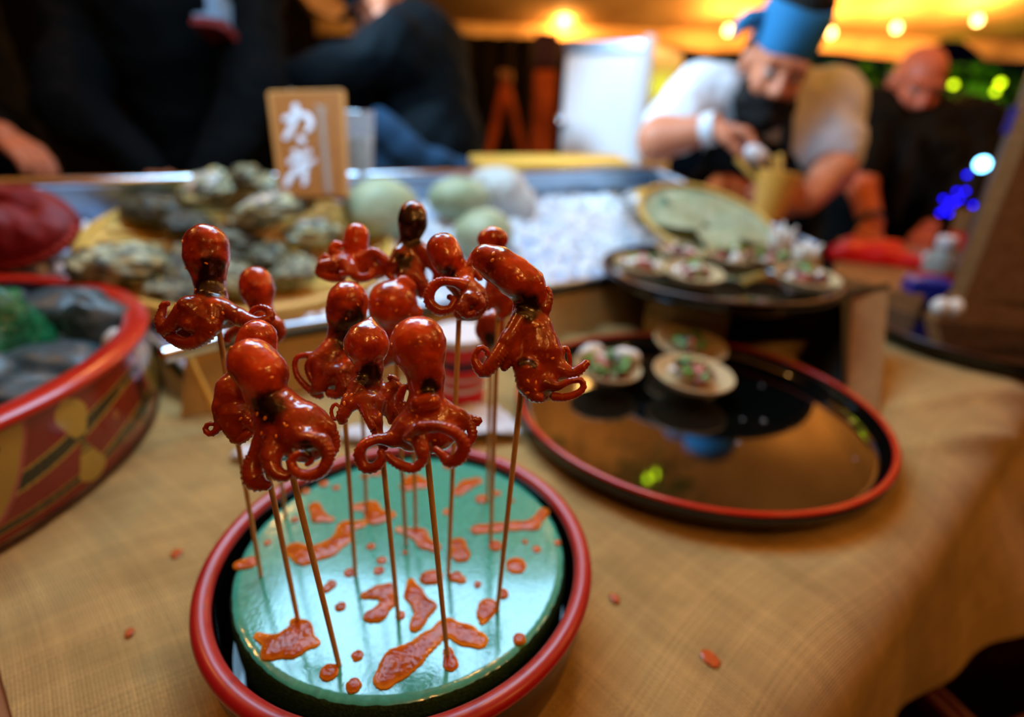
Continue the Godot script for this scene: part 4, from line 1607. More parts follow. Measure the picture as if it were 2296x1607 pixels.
func build_front_bowl():
	var t := thing("round_bowl", "round bowl with rolled red rim and black inside, holding the green stone", "bowl", BC)
	var g := MB.new()
	g.lathe([Vector2(0.0, 0.004), Vector2(0.119, 0.004), Vector2(0.1235, 0.007), Vector2(0.1235, 0.0563), Vector2(0.1245, 0.0563)], BC, 120)
	part("inside", g, M.black_lacquer, t, "glossy black inside")
	var r := MB.new()
	var prof := []
	for i in 17:
		var a := TAU * i / 16.0
		prof.append(Vector2(0.1295 + 0.0062 * cos(a), 0.0572 + 0.0052 * sin(a)))
	r.lathe(prof, BC, 140)
	part("rim", r, M.red_lacquer, t, "rolled red lacquer rim")
	var b := MB.new()
	b.lathe([Vector2(0.0, 0.0015), Vector2(0.124, 0.0015), Vector2(0.127, 0.003), Vector2(0.1315, 0.03), Vector2(0.132, 0.05), Vector2(0.1305, 0.056), Vector2(0.1245, 0.056)], BC, 120)
	part("outside", b, M.body_lacquer, t, "dark reddish brown outside")
	# the green stone: a thick disc with a chipped edge
	var c := Vector3(-0.0735, TOP, -0.3045)
	var s := thing("stone_slab", "thick round slab of wet green stone lying in the red rimmed bowl, spattered with sauce", "stone slab", c - Vector3(0, 0.047, 0))
	var top := MB.new()
	var sd := MB.new()
	var rings := []
	var k := 220
	for q in [[0.0, 0.0], [0.03, 0.0], [0.07, 0.0], [0.1, 0.0], [0.111, 0.0], [0.1148, -0.0003], [0.1165, -0.0016]]:
		var ring := PackedVector3Array()
		for j in k:
			var a := TAU * j / k
			var chip := 0.0
			if q[0] > 0.112:
				chip = 0.0012 * maxf(0.0, fine.get_noise_2d(cos(a) * 26.0, sin(a) * 26.0)) + 0.0007 * absf(fine.get_noise_2d(cos(a) * 90.0, sin(a) * 90.0))
			ring.append(c + Vector3(cos(a) * (q[0] - chip), q[1], -sin(a) * (q[0] - chip)))
		rings.append(ring)
	top.flip_check = false
	top.grid(rings, true)
	part("polished_top", top, M.slab, s, "polished wet green top")
	var low := []
	low.append(rings[-1])
	for q in [[0.1178, -0.004], [0.1185, -0.012], [0.118, -0.03], [0.1175, -0.043], [0.113, -0.0465], [0.0, -0.0465]]:
		var ring := PackedVector3Array()
		for j in k:
			var a := TAU * j / k
			var ro: float = q[0] - 0.0009 * fine.get_noise_3d(cos(a) * 30.0, q[1] * 300.0, sin(a) * 30.0)
			ring.append(c + Vector3(cos(a) * ro, q[1], -sin(a) * ro))
		low.append(ring)
	sd.flip_check = false
	sd.grid(low, true)
	part("rough_side", sd, M.slab_side, s, "rough dark green side")
	build_sauce()

func puddle(label: String, pts: Array, group := "", flat := 0.3, called := "sauce_puddle"):
	var prims := []
	var mid := Vector3.ZERO
	var got := []
	for e in pts:
		var p := Y(e[0], e[1], TOP)
		got.append([Vector3(p.x, 0, p.z), e[2] * depth_of(p) / LENS])
		mid += p / pts.size()
	for i in got.size():
		var j := mini(i + 1, got.size() - 1)
		prims.append([got[i][0], got[j][0], got[i][1], got[j][1]])
	var big: float = 0.0
	for e in got:
		big = maxf(big, e[1])
	var g := soft(prims, clampf(big / 7.0, 0.0005, 0.0011), minf(0.004, big * 0.7))
	var h := 0.0019 if big > 0.004 else 0.0013
	for i in g.v.size():
		var p := g.v[i]
		var wob := 1.0 + 0.14 * fine.get_noise_2d(p.x * 260.0, p.z * 260.0)
		var yy := clampf(p.y / big, -1.0, 1.0)
		# a film with a rounded edge: flat on top, with small lumps
		var up := signf(yy) * pow(absf(yy), 0.55) * h * wob if yy > 0.0 else yy * 0.0012
		g.v[i] = Vector3(p.x + 0.0006 * fine.get_noise_2d(p.x * 300.0, p.z * 300.0), TOP + up + 0.0001, p.z + 0.0006 * fine.get_noise_2d(p.z * 300.0, p.x * 300.0))
		var e := clampf(yy, 0.0, 1.0)
		var m := clampf(0.5 + 0.9 * fine.get_noise_2d(p.x * 120.0, p.z * 120.0), 0.0, 1.0)
		g.c[i] = Color(0.72, 0.25, 0.014).lerp(Color(0.34, 0.05, 0.004).lerp(Color(0.5, 0.115, 0.007), m), smoothstep(0.1, 0.75, e))
	var o := part(called, g, M.sauce)
	tag(o, label, "sauce", group)

func zq(u: float, v: float, r: float) -> Array:
	return [400.0 + u / 2.3917, 960.0 + v / 2.3917, r / 2.3917]

func zs(a: Array) -> Array:
	var out := []
	for e in a:
		out.append(zq(e[0], e[1], e[2]))
	return out

func build_sauce():
	puddle("wide sauce puddle with two horns at the front left of the green stone", zs([[425, 1115, 22], [520, 1160, 50], [600, 1120, 55], [650, 1070, 40], [620, 1035, 14], [660, 1090, 50], [735, 1155, 18], [620, 1180, 55], [500, 1200, 45]]))
	puddle("largest sauce puddle at the very front, a long blob around the central skewer's foot", zs([[1110, 1340, 66], [1180, 1260, 90], [1250, 1220, 70], [1330, 1150, 55], [1440, 1065, 48], [1540, 1110, 60], [1610, 1140, 42]]))
	puddle("sauce blob hanging at the front skewer's foot", zs([[1445, 1200, 28], [1460, 1265, 36]]))
	puddle("round sauce puddle with a short tail beside the right skewer's foot", zs([[1630, 1040, 18], [1640, 1000, 36], [1660, 960, 46]]))
	puddle("ragged sauce puddle left of the middle skewer's foot", zs([[1000, 898, 24], [1070, 880, 40], [1130, 860, 28], [1120, 940, 36], [1070, 1000, 42], [1030, 1010, 30]]))
	puddle("small sauce drop at the middle skewer's foot", zs([[1190, 1005, 27]]))
	puddle("fish-shaped sauce puddle right of the middle skewer", zs([[1245, 825, 22], [1262, 890, 46], [1310, 955, 48], [1350, 960, 28], [1290, 1030, 34], [1270, 1065, 26]]))
	puddle("long curved sauce puddle in the left half of the stone", zs([[620, 650, 50], [690, 685, 62], [800, 650, 58], [870, 600, 48], [900, 530, 44], [980, 515, 24]]))
	puddle("sauce puddle behind the long curved one, near the stone's middle back", zs([[950, 425, 28], [1030, 420, 40], [1060, 480, 50], [1125, 470, 34]]))
	puddle("narrow sauce puddle right of centre, running down to the second skewer", zs([[1180, 545, 20], [1290, 570, 40], [1320, 620, 34], [1375, 640, 28]]))
	puddle("upright oval sauce puddle behind the second skewer from the right", zs([[1500, 620, 42], [1515, 680, 44]]))
	puddle("long thin sauce puddle with a knob, at the right of the stone", zs([[1600, 545, 34], [1700, 535, 30], [1800, 525, 30], [1900, 520, 36], [1945, 470, 24], [1960, 450, 24]]))
	puddle("sauce drop just below the long thin puddle", zs([[1700, 632, 36]]))
	puddle("large perfectly round sauce drop at the right", zs([[1810, 738, 56]]))
	puddle("round sauce puddle left of two, centre right of the stone", zs([[1335, 805, 42], [1370, 800, 42]]))
	puddle("sauce drop with a red centre, right of the round puddle", zs([[1490, 800, 38], [1520, 815, 18]]))
	puddle("flat oval sauce puddle at the stone's left edge", zs([[330, 735, 34], [385, 722, 36]]))
	puddle("bean-shaped sauce puddle at the back right", zs([[1500, 345, 32], [1545, 305, 38], [1600, 285, 24]]))
	puddle("big blurred sauce puddle at the very back", zs([[1230, 310, 44], [1260, 275, 40], [1310, 300, 34]]))
	puddle("boot-shaped sauce puddle at the back left", zs([[730, 420, 32], [755, 480, 36], [815, 492, 16]]))
	puddle("round sauce drop at the front edge, left of centre", zs([[808, 1310, 50]]))
	puddle("round sauce drop at the front edge, just right of the left one", zs([[940, 1382, 42]]))
	puddle("sauce drop by the front right edge of the stone", zs([[1828, 1132, 36]]))
	puddle("slanting oval sauce drop left of the third skewer", zs([[795, 862, 26], [820, 838, 24]]))
	puddle("sauce drop at the right skewer's foot", zs([[1740, 890, 32]]))
	var drops := ["small oval sauce drop between the front left skewer and the big front puddle", "small sauce drop with a dark centre, left of the middle skewer", "small round sauce drop in the open middle of the green stone", "upper of two close sauce drops left of the middle skewer", "lower of two close sauce drops left of the middle skewer", "small sauce drop at the upper left of the flat oval puddle", "tiny sauce drop right of the middle skewer, by the narrow puddle", "small sauce drop right of the red-centred drop", "tiny sauce drop under the long thin puddle at the right", "small sauce drop right of the tiny one, under the long thin puddle", "sauce drop at the far right edge of the green stone", "oval sauce drop below the bean-shaped puddle", "small sauce drop right of the oval one, by a back skewer", "yellowish sauce drop at the hooped octopus's skewer foot", "small sauce drop below the boot-shaped puddle", "sauce drop above the boot-shaped puddle", "sauce drop at the very back, right of the big blurred puddle", "right of two joined sauce drops at the very back", "left of two joined sauce drops at the very back", "yellowish sauce drop left of the upright oval puddle", "left of two faint sauce drops at the back left", "right of two faint sauce drops at the back left", "tiny sauce drop by the bean-shaped puddle", "tiny sauce drop left of the long thin puddle's knob", "tiny sauce drop beside the long curved puddle's left end"]
	var i := 0
	for e in [[960, 1220, 32], [870, 958, 30], [1032, 635, 24], [1090, 710, 26], [1075, 765, 28], [478, 615, 20], [1215, 668, 14], [1605, 840, 20], [1858, 610, 16], [1920, 650, 24], [2033, 615, 20], [1625, 382, 34], [1708, 350, 22], [918, 775, 30], [625, 492, 22], [682, 340, 24], [1445, 205, 26], [1060, 240, 32], [1000, 258, 24], [1440, 450, 24], [780, 300, 26], [845, 320, 20], [1490, 185, 16], [1790, 390, 14], [545, 545, 12]]:
		puddle(drops[i], [zq(e[0], e[1], e[2])], "small sauce drops on the green stone", 0.3, "sauce_drop")
		i += 1

# ---------------------------------------------------------------- octopuses
# all traced as x, y in the photograph, then millimetres farther away, then the radius in pixels
func oct(label: String, d: float, foot: Array, grip: Array, body: Array, arms: Array, o := {}):
	var B := Y(foot[0], foot[1], TOP)
	var G := D(grip[0], grip[1], d)
	var t := thing("octopus_skewer", label, "skewered octopus", B - Vector3(0, 0.006, 0), "glazed baby octopuses on skewers")
	var px := d / LENS
	var prims := []
	for seg in body:
		for i in maxi(1, seg.size() - 1):
			var a: Array = seg[i]
			var b: Array = seg[mini(i + 1, seg.size() - 1)]
			prims.append([D(a[0], a[1], d + a[2] * 0.001), D(b[0], b[1], d + b[2] * 0.001), a[3] * px, b[3] * px])
	var runs := []
	for arm in arms:
		var pts := []
		for e in arm:
			var q := D(e[0], e[1], d + e[2] * 0.001)
			pts.append(Vector4(q.x, q.y, q.z, e[3] * px))
		runs.append(flow(pts, 0.0006))
		# the thick root of the arm melts into the body
		for i in mini(2, arm.size() - 1):
			var a: Vector4 = pts[i]
			var b: Vector4 = pts[i + 1]
			if arm[i][3] > 11:
				prims.append([Vector3(a.x, a.y, a.z), Vector3(b.x, b.y, b.z), a.w * 0.97, b.w * 0.9])
	var g := soft(prims, o.get("cell", 0.001), 0.0032)
	var dark := []
	for e in o.get("dark", []):
		dark.append([D(e[0], e[1], d + (e[3] if e.size() > 3 else -6) * 0.001), e[2] * px])
	head_at = Vector3.ZERO
	for e in body[0]:
		head_at += D(e[0], e[1], d + e[2] * 0.001) / body[0].size()
	head_size = body[0][0][3] * px + 0.5 * (D(body[0][0][0], body[0][0][1], d) - D(body[0][-1][0], body[0][-1][1], d)).length()
	var nn := normals_of(g)
	for i in g.v.size():
		var p := g.v[i]
		var lump := 0.0003 * noise.get_noise_3dv(p * 150.0) + 0.00012 * noise.get_noise_3dv(p * 420.0) + 0.00002 * fine.get_noise_3dv(p * 700.0)
		g.v[i] = p + nn[i] * lump
		g.c[i] = glaze(p, dark, o.get("tone", 0.0))
	for run in runs:
		arm_tube(g, run, dark, o.get("tone", 0.0))
	part("octopus", g, M.glaze, t)
	var s := MB.new()
	var up := (G - B).normalized()
	s.tube(PackedVector3Array([B - up * 0.006, B + up * 0.004, B.lerp(G, 0.5), G]), [0.0013, 0.00145, 0.0015, 0.0015], 10)
	part("skewer", s, M.skewer, t, "thin round bamboo skewer")
	# sesame seeds stuck in the glaze, on the side that one sees
	var picks := []
	var tries := 0
	while picks.size() < o.get("seeds", 7) and tries < 600:
		tries += 1
		var i := rng.randi_range(0, g.v.size() - 1)
		if i < nn.size() and nn[i].dot(-fwd) > 0.35:
			picks.append(i)
	for i in picks:
		var sd := MB.new()
		var y := nn[i]
		var x := y.cross(Vector3(rng.randf() - 0.5, rng.randf() - 0.5, rng.randf() - 0.5)).normalized()
		sd.ball(g.v[i], Vector3(0.00115, 0.00045, 0.0007) * rng.randf_range(0.7, 1.15), Basis(x, y, x.cross(y)), 10)
		part("sesame_seed", sd, M.seed, t)

func normals_of(g: MB) -> PackedVector3Array:
	var nn := PackedVector3Array()
	nn.resize(g.v.size())
	for k in range(0, g.ix.size(), 3):
		var a := g.v[g.ix[k]]
		var cr := (g.v[g.ix[k + 2]] - a).cross(g.v[g.ix[k + 1]] - a)
		nn[g.ix[k]] += cr
		nn[g.ix[k + 1]] += cr
		nn[g.ix[k + 2]] += cr
	for i in nn.size():
		nn[i] = nn[i].normalized()
	return nn

var head_at := Vector3.ZERO
var head_size := 0.01

func glaze(p: Vector3, dark: Array, tone: float) -> Color:
	var m := clampf(0.5 + 0.75 * noise.get_noise_3dv(p * 70.0) * 1.3 + tone, 0.0, 1.0)
	var c := Color(0.2, 0.012, 0.002).lerp(Color(0.66, 0.068, 0.006), m)
	# the sauce has gone browner on the body and arms than on the smooth head
	c = c.lerp(Color(0.27, 0.028, 0.004), 0.55 * smoothstep(0.95, 1.5, (p - head_at).length() / head_size))
	var spot := fine.get_noise_3dv(p * 330.0)
	if spot > 0.38:
		c = c.lerp(Color(0.75, 0.2, 0.02), clampf((spot - 0.38) * 4.0, 0.0, 0.6))
	for e in dark:
		var h: float = (p - e[0]).length() / e[1] + 0.35 * noise.get_noise_3dv(p * 160.0)
		c = Color(0.022, 0.007, 0.003).lerp(c, smoothstep(0.55, 1.1, h))
	return c

func arm_tube(g: MB, run: Array, dark: Array, tone: float):
	var sides := 12
	var turn := 0.0
	for i in range(2, run.size()):
		var a := Vector3(run[i - 1].x - run[i - 2].x, run[i - 1].y - run[i - 2].y, run[i - 1].z - run[i - 2].z)
		var b := Vector3(run[i].x - run[i - 1].x, run[i].y - run[i - 1].y, run[i].z - run[i - 1].z)
		turn += a.cross(b).dot(fwd) * 1e6
	var outer := -1.0 if turn > 0.0 else 1.0
	var rings := []
	var cols := []
	var along := 0.0
	for i in run.size():
		var p := Vector3(run[i].x, run[i].y, run[i].z)
		var q: Vector4 = run[mini(i + 1, run.size() - 1)]
		var o: Vector4 = run[maxi(i - 1, 0)]
		var t := Vector3(q.x - o.x, q.y - o.y, q.z - o.z)
		along += t.length() * 0.5
		t = t.normalized()
		var nx := fwd.cross(t)
		if nx.length() < 0.15:
			nx = upw.cross(t)
		nx = nx.normalized()
		var ny := t.cross(nx)
		var r: float = run[i].w
		var ring := PackedVector3Array()
		var col := []
		var beat := pow(0.5 + 0.5 * cos(TAU * along / 0.0017), 1.4) * smoothstep(0.05, 0.4, float(i) / run.size())
		for j in sides:
			var a := TAU * j / sides
			var w := maxf(0.0, cos(a) * outer)
			var rr := r * (1.0 + 0.24 * beat * pow(w, 1.5) - 0.07 * pow(w, 1.5)) + 0.00016 * fine.get_noise_3dv(p * 700.0 + Vector3(j, 0, 0))
			ring.append(p + (nx * cos(a) + ny * sin(a)) * rr)
			col.append(glaze(p + nx * cos(a) * r, dark, tone + 0.1))
		col.append(col[0])
		rings.append(ring)
		cols.append(col)
	var start := g.v.size()
	g.grid(rings, true, Vector2(1, 1), cols)
	for e in [[0, rings[0], run[0], run[1]], [1, rings[-1], run[-1], run[-2]]]:
		var mid := Vector3(e[2].x, e[2].y, e[2].z)
		var away := (mid - Vector3(e[3].x, e[3].y, e[3].z)).normalized()
		var n0 := g.v.size()
		g.tint = glaze(mid, dark, tone)
		g.fan(mid + away * e[2].w * 0.7, e[1], away)
	g.tint = Color.WHITE

func build_octopuses():
	oct("nearest baby octopus, front left, with a big smooth head and a spiral arm", 0.24, [760, 1490], [640, 1000],
		[[[566, 812, 0, 54], [588, 838, 0, 56]], [[590, 885, 2, 40], [628, 915, 2, 42], [680, 965, 2, 58], [690, 990, 2, 48]], [[600, 930, 4, 34], [640, 990, 4, 44]]],
		[[[690, 935, 0, 30], [732, 962, 2, 20], [748, 992, 3, 15], [744, 1015, 2, 11], [726, 1025, 0, 8]],
		[[680, 985, -8, 26], [722, 990, -14, 16], [736, 1022, -15, 14], [722, 1054, -16, 13], [694, 1066, -17, 12], [664, 1058, -16, 11], [654, 1036, -15, 10], [668, 1018, -15, 8], [690, 1020, -15, 7], [698, 1034, -14, 6], [686, 1042, -14, 5]],
		[[620, 985, -4, 28], [606, 1022, -8, 20], [616, 1056, -10, 17], [642, 1066, -10, 12], [655, 1052, -9, 9]],
		[[600, 950, 0, 28], [584, 1005, 0, 20], [566, 1045, -2, 21], [572, 1075, -3, 24], [590, 1086, -3, 15], [606, 1088, -2, 9]],
		[[640, 900, 6, 26], [690, 920, 8, 16], [725, 950, 10, 12], [752, 985, 10, 10]]],
		{"dark": [[600, 915, 46], [700, 1000, 28, -12]], "cell": 0.0009, "seeds": 9, "tone": 0.05})
	oct("baby octopus half hidden behind the nearest one, a thin curled arm at left", 0.268, [668, 1390], [585, 980],
		[[[578, 758, 0, 42], [572, 790, 0, 46]], [[560, 840, 4, 40], [535, 880, 2, 44], [528, 930, 0, 36]]],
		[[[510, 870, -2, 22], [497, 915, -4, 18], [494, 945, -5, 12], [484, 966, -6, 8], [470, 972, -6, 6.5], [461, 962, -6, 6], [467, 951, -6, 5], [480, 951, -6, 4.5]],
		[[525, 930, -4, 28], [524, 962, -5, 19], [532, 984, -5, 13], [552, 976, -5, 11], [566, 962, -4, 9]],
		[[545, 930, -4, 24], [575, 955, -4, 16], [588, 970, -3, 10]]],
		{"dark": [[498, 915, 16]], "seeds": 5, "tone": 0.12})
	oct("upper left baby octopus with a tall brown head and wide coiled arms", 0.29, [585, 1290], [482, 690],
		[[[463, 550, 0, 47], [463, 580, 0, 44], [468, 618, 2, 32], [474, 655, 2, 31]], [[474, 668, 0, 33], [478, 700, 2, 34]], [[460, 690, -6, 28], [435, 705, -6, 28]]],
		[[[455, 688, -8, 28], [424, 690, -12, 24], [398, 716, -12, 19], [372, 738, -11, 15], [360, 720, -10, 12], [364, 698, -9, 9], [368, 684, -9, 8], [378, 680, -9, 6]],
		[[480, 690, -8, 24], [474, 730, -11, 20], [450, 758, -12, 16], [420, 770, -12, 14], [388, 758, -10, 12], [366, 738, -8, 11]],
		[[500, 690, -4, 22], [540, 712, -8, 18], [575, 724, -9, 16], [602, 714, -8, 12], [604, 698, -7, 9], [588, 690, -6, 7.5], [570, 694, -6, 7], [562, 704, -6, 6]],
		[[480, 700, 6, 20], [500, 722, 8, 14], [530, 716, 8, 11]],
		[[440, 700, 2, 20], [412, 742, 3, 14], [430, 768, 2, 10]],
		[[450, 712, -12, 20], [426, 728, -14, 14], [408, 722, -13, 10], [402, 708, -12, 8]]],
		{"dark": [[472, 645, 42], [476, 600, 36]], "seeds": 9, "tone": -0.25})
	oct("small baby octopus behind the upper left one, with an egg-shaped head", 0.345, [640, 1160], [590, 715],
		[[[574, 632, 0, 35], [577, 650, 0, 35], [586, 690, 0, 22], [592, 712, 0, 26]]],
		[[[600, 715, 0, 20], [622, 728, -2, 14], [630, 748, -2, 11], [620, 764, -2, 8]], [[580, 720, 0, 18], [540, 738, 0, 14], [514, 752, 0, 11], [510, 768, 0, 8]]],
		{"cell": 0.0013, "seeds": 2, "tone": -0.1})
	oct("baby octopus left of centre with dark head and two thin hoops of arm", 0.305, [797, 1290], [768, 850],
		[[[780, 674, 0, 44], [776, 700, 0, 42], [768, 738, 2, 28], [758, 765, 2, 25]], [[748, 795, 0, 36], [738, 830, 0, 46], [758, 848, 0, 32]]],
		[[[716, 798, -4, 13], [690, 796, -6, 8], [668, 801, -6, 6.5], [661, 818, -6, 6], [668, 844, -6, 7], [686, 866, -6, 8], [704, 880, -6, 9]],
		[[722, 800, -6, 12], [698, 806, -9, 7.5], [690, 824, -9, 7], [700, 850, -9, 8], [718, 868, -9, 9]],
		[[735, 840, -8, 22], [716, 866, -10, 15], [705, 880, -9, 10], [722, 888, -8, 8]],
		[[765, 840, -8, 24], [775, 868, -10, 14], [756, 884, -10, 11], [734, 880, -10, 9]],
		[[780, 820, -4, 20], [790, 850, -4, 13], [785, 872, -4, 9]]],
		{"dark": [[776, 745, 44], [790, 715, 34]], "seeds": 6, "tone": -0.12})
	oct("baby octopus at the centre with a pointed red head and a black band below it", 0.268, [893, 1385], [848, 920],
		[[[822, 772, 0, 50]], [[828, 738, 0, 30], [832, 713, 0, 5]], [[826, 825, 2, 34], [826, 852, 2, 29]], [[830, 880, 2, 36], [838, 900, 2, 36]]],
		[[[806, 870, -4, 26], [785, 902, -8, 17], [768, 934, -10, 14], [772, 946, -9, 9]],
		[[764, 936, -8, 6], [748, 938, -8, 4.5], [743, 920, -8, 4], [751, 906, -8, 4], [761, 912, -8, 3.5]],
		[[838, 905, -6, 24], [840, 945, -10, 16], [850, 980, -12, 11], [860, 1004, -12, 8], [866, 992, -12, 6]],
		[[868, 880, 2, 22], [886, 866, 2, 13], [884, 850, 2, 9], [872, 846, 2, 7]],
		[[860, 900, 2, 20], [880, 925, 4, 14], [878, 945, 4, 9]],
		[[818, 900, -8, 20], [826, 935, -13, 11], [838, 960, -14, 8]]],
		{"dark": [[829, 842, 40], [832, 848, 34, -10]], "cell": 0.0009, "seeds": 8, "tone": 0.05})
	oct("baby octopus behind the centre pair whose round orange head faces the viewer", 0.33, [910, 1220], [888, 790],
		[[[881, 684, 0, 56]], [[906, 634, -2, 18], [922, 642, -2, 12]], [[885, 735, 4, 32], [888, 785, 4, 30]]],
		[[[915, 700, 6, 14], [935, 712, 6, 11], [938, 690, 6, 9]], [[890, 790, 2, 22], [915, 815, 2, 13], [920, 835, 2, 9]], [[875, 790, 2, 20], [860, 815, 2, 12]]],
		{"cell": 0.0013, "seeds": 6, "tone": 0.2})
	oct("baby octopus front and centre with the largest round head and long beaded arms curling right", 0.246, [1003, 1470], [952, 960],
		[[[938, 770, 0, 62]], [[944, 800, 0, 54], [955, 838, 2, 40], [956, 872, 2, 35], [956, 890, 2, 36]], [[952, 925, 2, 46], [972, 965, 2, 52]], [[985, 930, 4, 38], [1010, 955, 4, 34]], [[930, 960, 0, 40], [920, 985, 0, 28]], [[940, 905, -8, 22], [968, 900, -8, 20]]],
		[[[905, 960, 0, 30], [880, 985, -2, 16], [848, 984, -4, 12], [818, 996, -6, 12], [806, 1020, -6, 13], [818, 1046, -6, 13], [842, 1046, -6, 12], [857, 1026, -6, 10], [852, 1010, -6, 8]],
		[[938, 975, -8, 26], [946, 1008, -14, 14], [948, 1030, -15, 11], [930, 1048, -15, 11], [904, 1045, -15, 11], [882, 1033, -15, 10], [867, 1018, -15, 8]],
		[[914, 980, -14, 12], [946, 957, -19, 11.5], [988, 957, -20, 12], [1024, 973, -19, 13], [1040, 1000, -18, 14], [1030, 1026, -17, 14], [1006, 1034, -16, 13], [990, 1018, -15, 9], [974, 1005, -14, 7]],
		[[1000, 925, 2, 22], [1030, 930, 3, 14], [1052, 952, 3, 12], [1059, 978, 2, 11], [1046, 996, 1, 9], [1028, 998, 0, 7]],
		[[1005, 925, 6, 16], [1035, 936, 8, 12], [1072, 942, 8, 9], [1064, 952, 8, 7]],
		[[912, 925, 6, 16], [896, 900, 6, 11], [905, 870, 5, 9], [918, 868, 4, 7]]],
		{"dark": [[962, 870, 30], [955, 905, 24]], "cell": 0.0009, "seeds": 12, "tone": 0.16})
	oct("bright red baby octopus at the back left, small ball head over tangled arms", 0.35, [822, 1150], [800, 605],
		[[[800, 527, 0, 27], [798, 548, 0, 25], [795, 575, 2, 17]], [[790, 592, 0, 28], [758, 602, 0, 24]], [[800, 592, 0, 26], [845, 602, 0, 24]]],
		[[[760, 575, -4, 16], [746, 562, -5, 11], [754, 548, -5, 9], [766, 552, -5, 7]], [[750, 595, -6, 20], [724, 596, -8, 12], [718, 612, -8, 10], [742, 622, -8, 10], [770, 624, -8, 9]],
		[[790, 605, -8, 18], [806, 622, -11, 11], [830, 618, -11, 9], [836, 604, -10, 7]], [[815, 580, -6, 18], [838, 566, -8, 11], [858, 578, -8, 11], [872, 595, -8, 9]], [[770, 590, -10, 16], [780, 610, -13, 9], [764, 614, -13, 8]], [[735, 600, 0, 16], [722, 585, 0, 10], [735, 575, 0, 8]]],
		{"cell": 0.0013, "seeds": 4, "tone": 0.25})
	oct("dark brown baby octopus at the top back, its narrow glossy head the highest of all", 0.345, [932, 1185], [920, 610],
		[[[926, 482, 0, 31], [925, 500, 0, 31], [917, 540, 2, 22]], [[914, 568, 2, 28], [920, 605, 2, 34], [930, 640, 2, 26]]],
		[[[895, 570, -4, 18], [880, 592, -6, 13], [872, 614, -6, 9], [882, 624, -6, 7]], [[942, 560, 0, 20], [965, 580, -2, 16], [982, 610, -3, 13], [976, 634, -3, 9]], [[910, 620, -6, 20], [900, 645, -8, 13], [912, 662, -8, 9]], [[935, 620, -4, 20], [952, 645, -6, 12], [945, 662, -6, 9]]],
		{"dark": [[922, 510, 62], [905, 590, 30]], "cell": 0.0013, "seeds": 3, "tone": -0.2})
	oct("baby octopus at the centre back with round brown head and open coil below", 0.298, [1005, 1290], [1030, 690],
		[[[994, 560, 0, 38], [1004, 582, 0, 34], [1012, 608, 2, 23]], [[1022, 630, 2, 26], [1050, 660, 2, 26], [1058, 695, 0, 22], [1034, 702, 0, 18]]],
		[[[1042, 640, -6, 18], [1018, 632, -10, 11], [986, 632, -11, 11], [965, 652, -11, 12], [964, 678, -11, 12], [984, 695, -11, 12], [1008, 692, -10, 10], [1018, 674, -9, 8], [1005, 664, -8, 6]],
		[[1050, 640, 0, 20], [1075, 655, 0, 13], [1084, 682, 0, 11], [1072, 704, 0, 9]], [[1028, 605, 2, 16], [1050, 592, 3, 10], [1062, 570, 3, 7]], [[1048, 670, -10, 18], [1036, 690, -13, 12], [1046, 706, -13, 9], [1064, 702, -12, 8]], [[1060, 660, -6, 16], [1078, 680, -9, 11], [1066, 696, -9, 8]], [[1040, 620, 2, 16], [1062, 610, 4, 11], [1078, 625, 4, 8]]],
		{"dark": [[995, 668, 26, -4], [1010, 612, 20]], "seeds": 6, "tone": 0.0})
	oct("baby octopus at the back right whose flat small head shows above the long-headed one", 0.335, [1100, 1215], [1118, 670],
		[[[1091, 537, 0, 21], [1104, 535, 0, 25], [1119, 536, 0, 21]], [[1106, 552, 2, 20], [1112, 590, 2, 18], [1118, 625, 2, 26], [1118, 665, 2, 27]]],
		[[[1105, 645, -2, 18], [1092, 672, -3, 12], [1096, 690, -3, 8]], [[1132, 650, 0, 18], [1146, 680, 0, 12], [1140, 700, 0, 8]], [[1120, 670, 0, 18], [1130, 700, 0, 11], [1120, 712, 0, 8]]],
		{"cell": 0.0014, "seeds": 2, "tone": 0.1})
	oct("baby octopus farthest back at the right, its body showing left of the long-headed one", 0.378, [1093, 1120], [1102, 750],
		[[[1128, 668, 4, 27], [1120, 690, 2, 20]], [[1102, 722, 0, 29], [1106, 752, 0, 24]]],
		[[[1085, 720, -2, 16], [1075, 742, -3, 10], [1086, 765, -3, 8]], [[1110, 750, 0, 18], [1122, 772, 0, 11], [1112, 782, 0, 8]], [[1098, 750, -2, 16], [1090, 778, -2, 10]]],
		{"dark": [[1100, 760, 22]], "cell": 0.0014, "seeds": 2, "tone": -0.05})
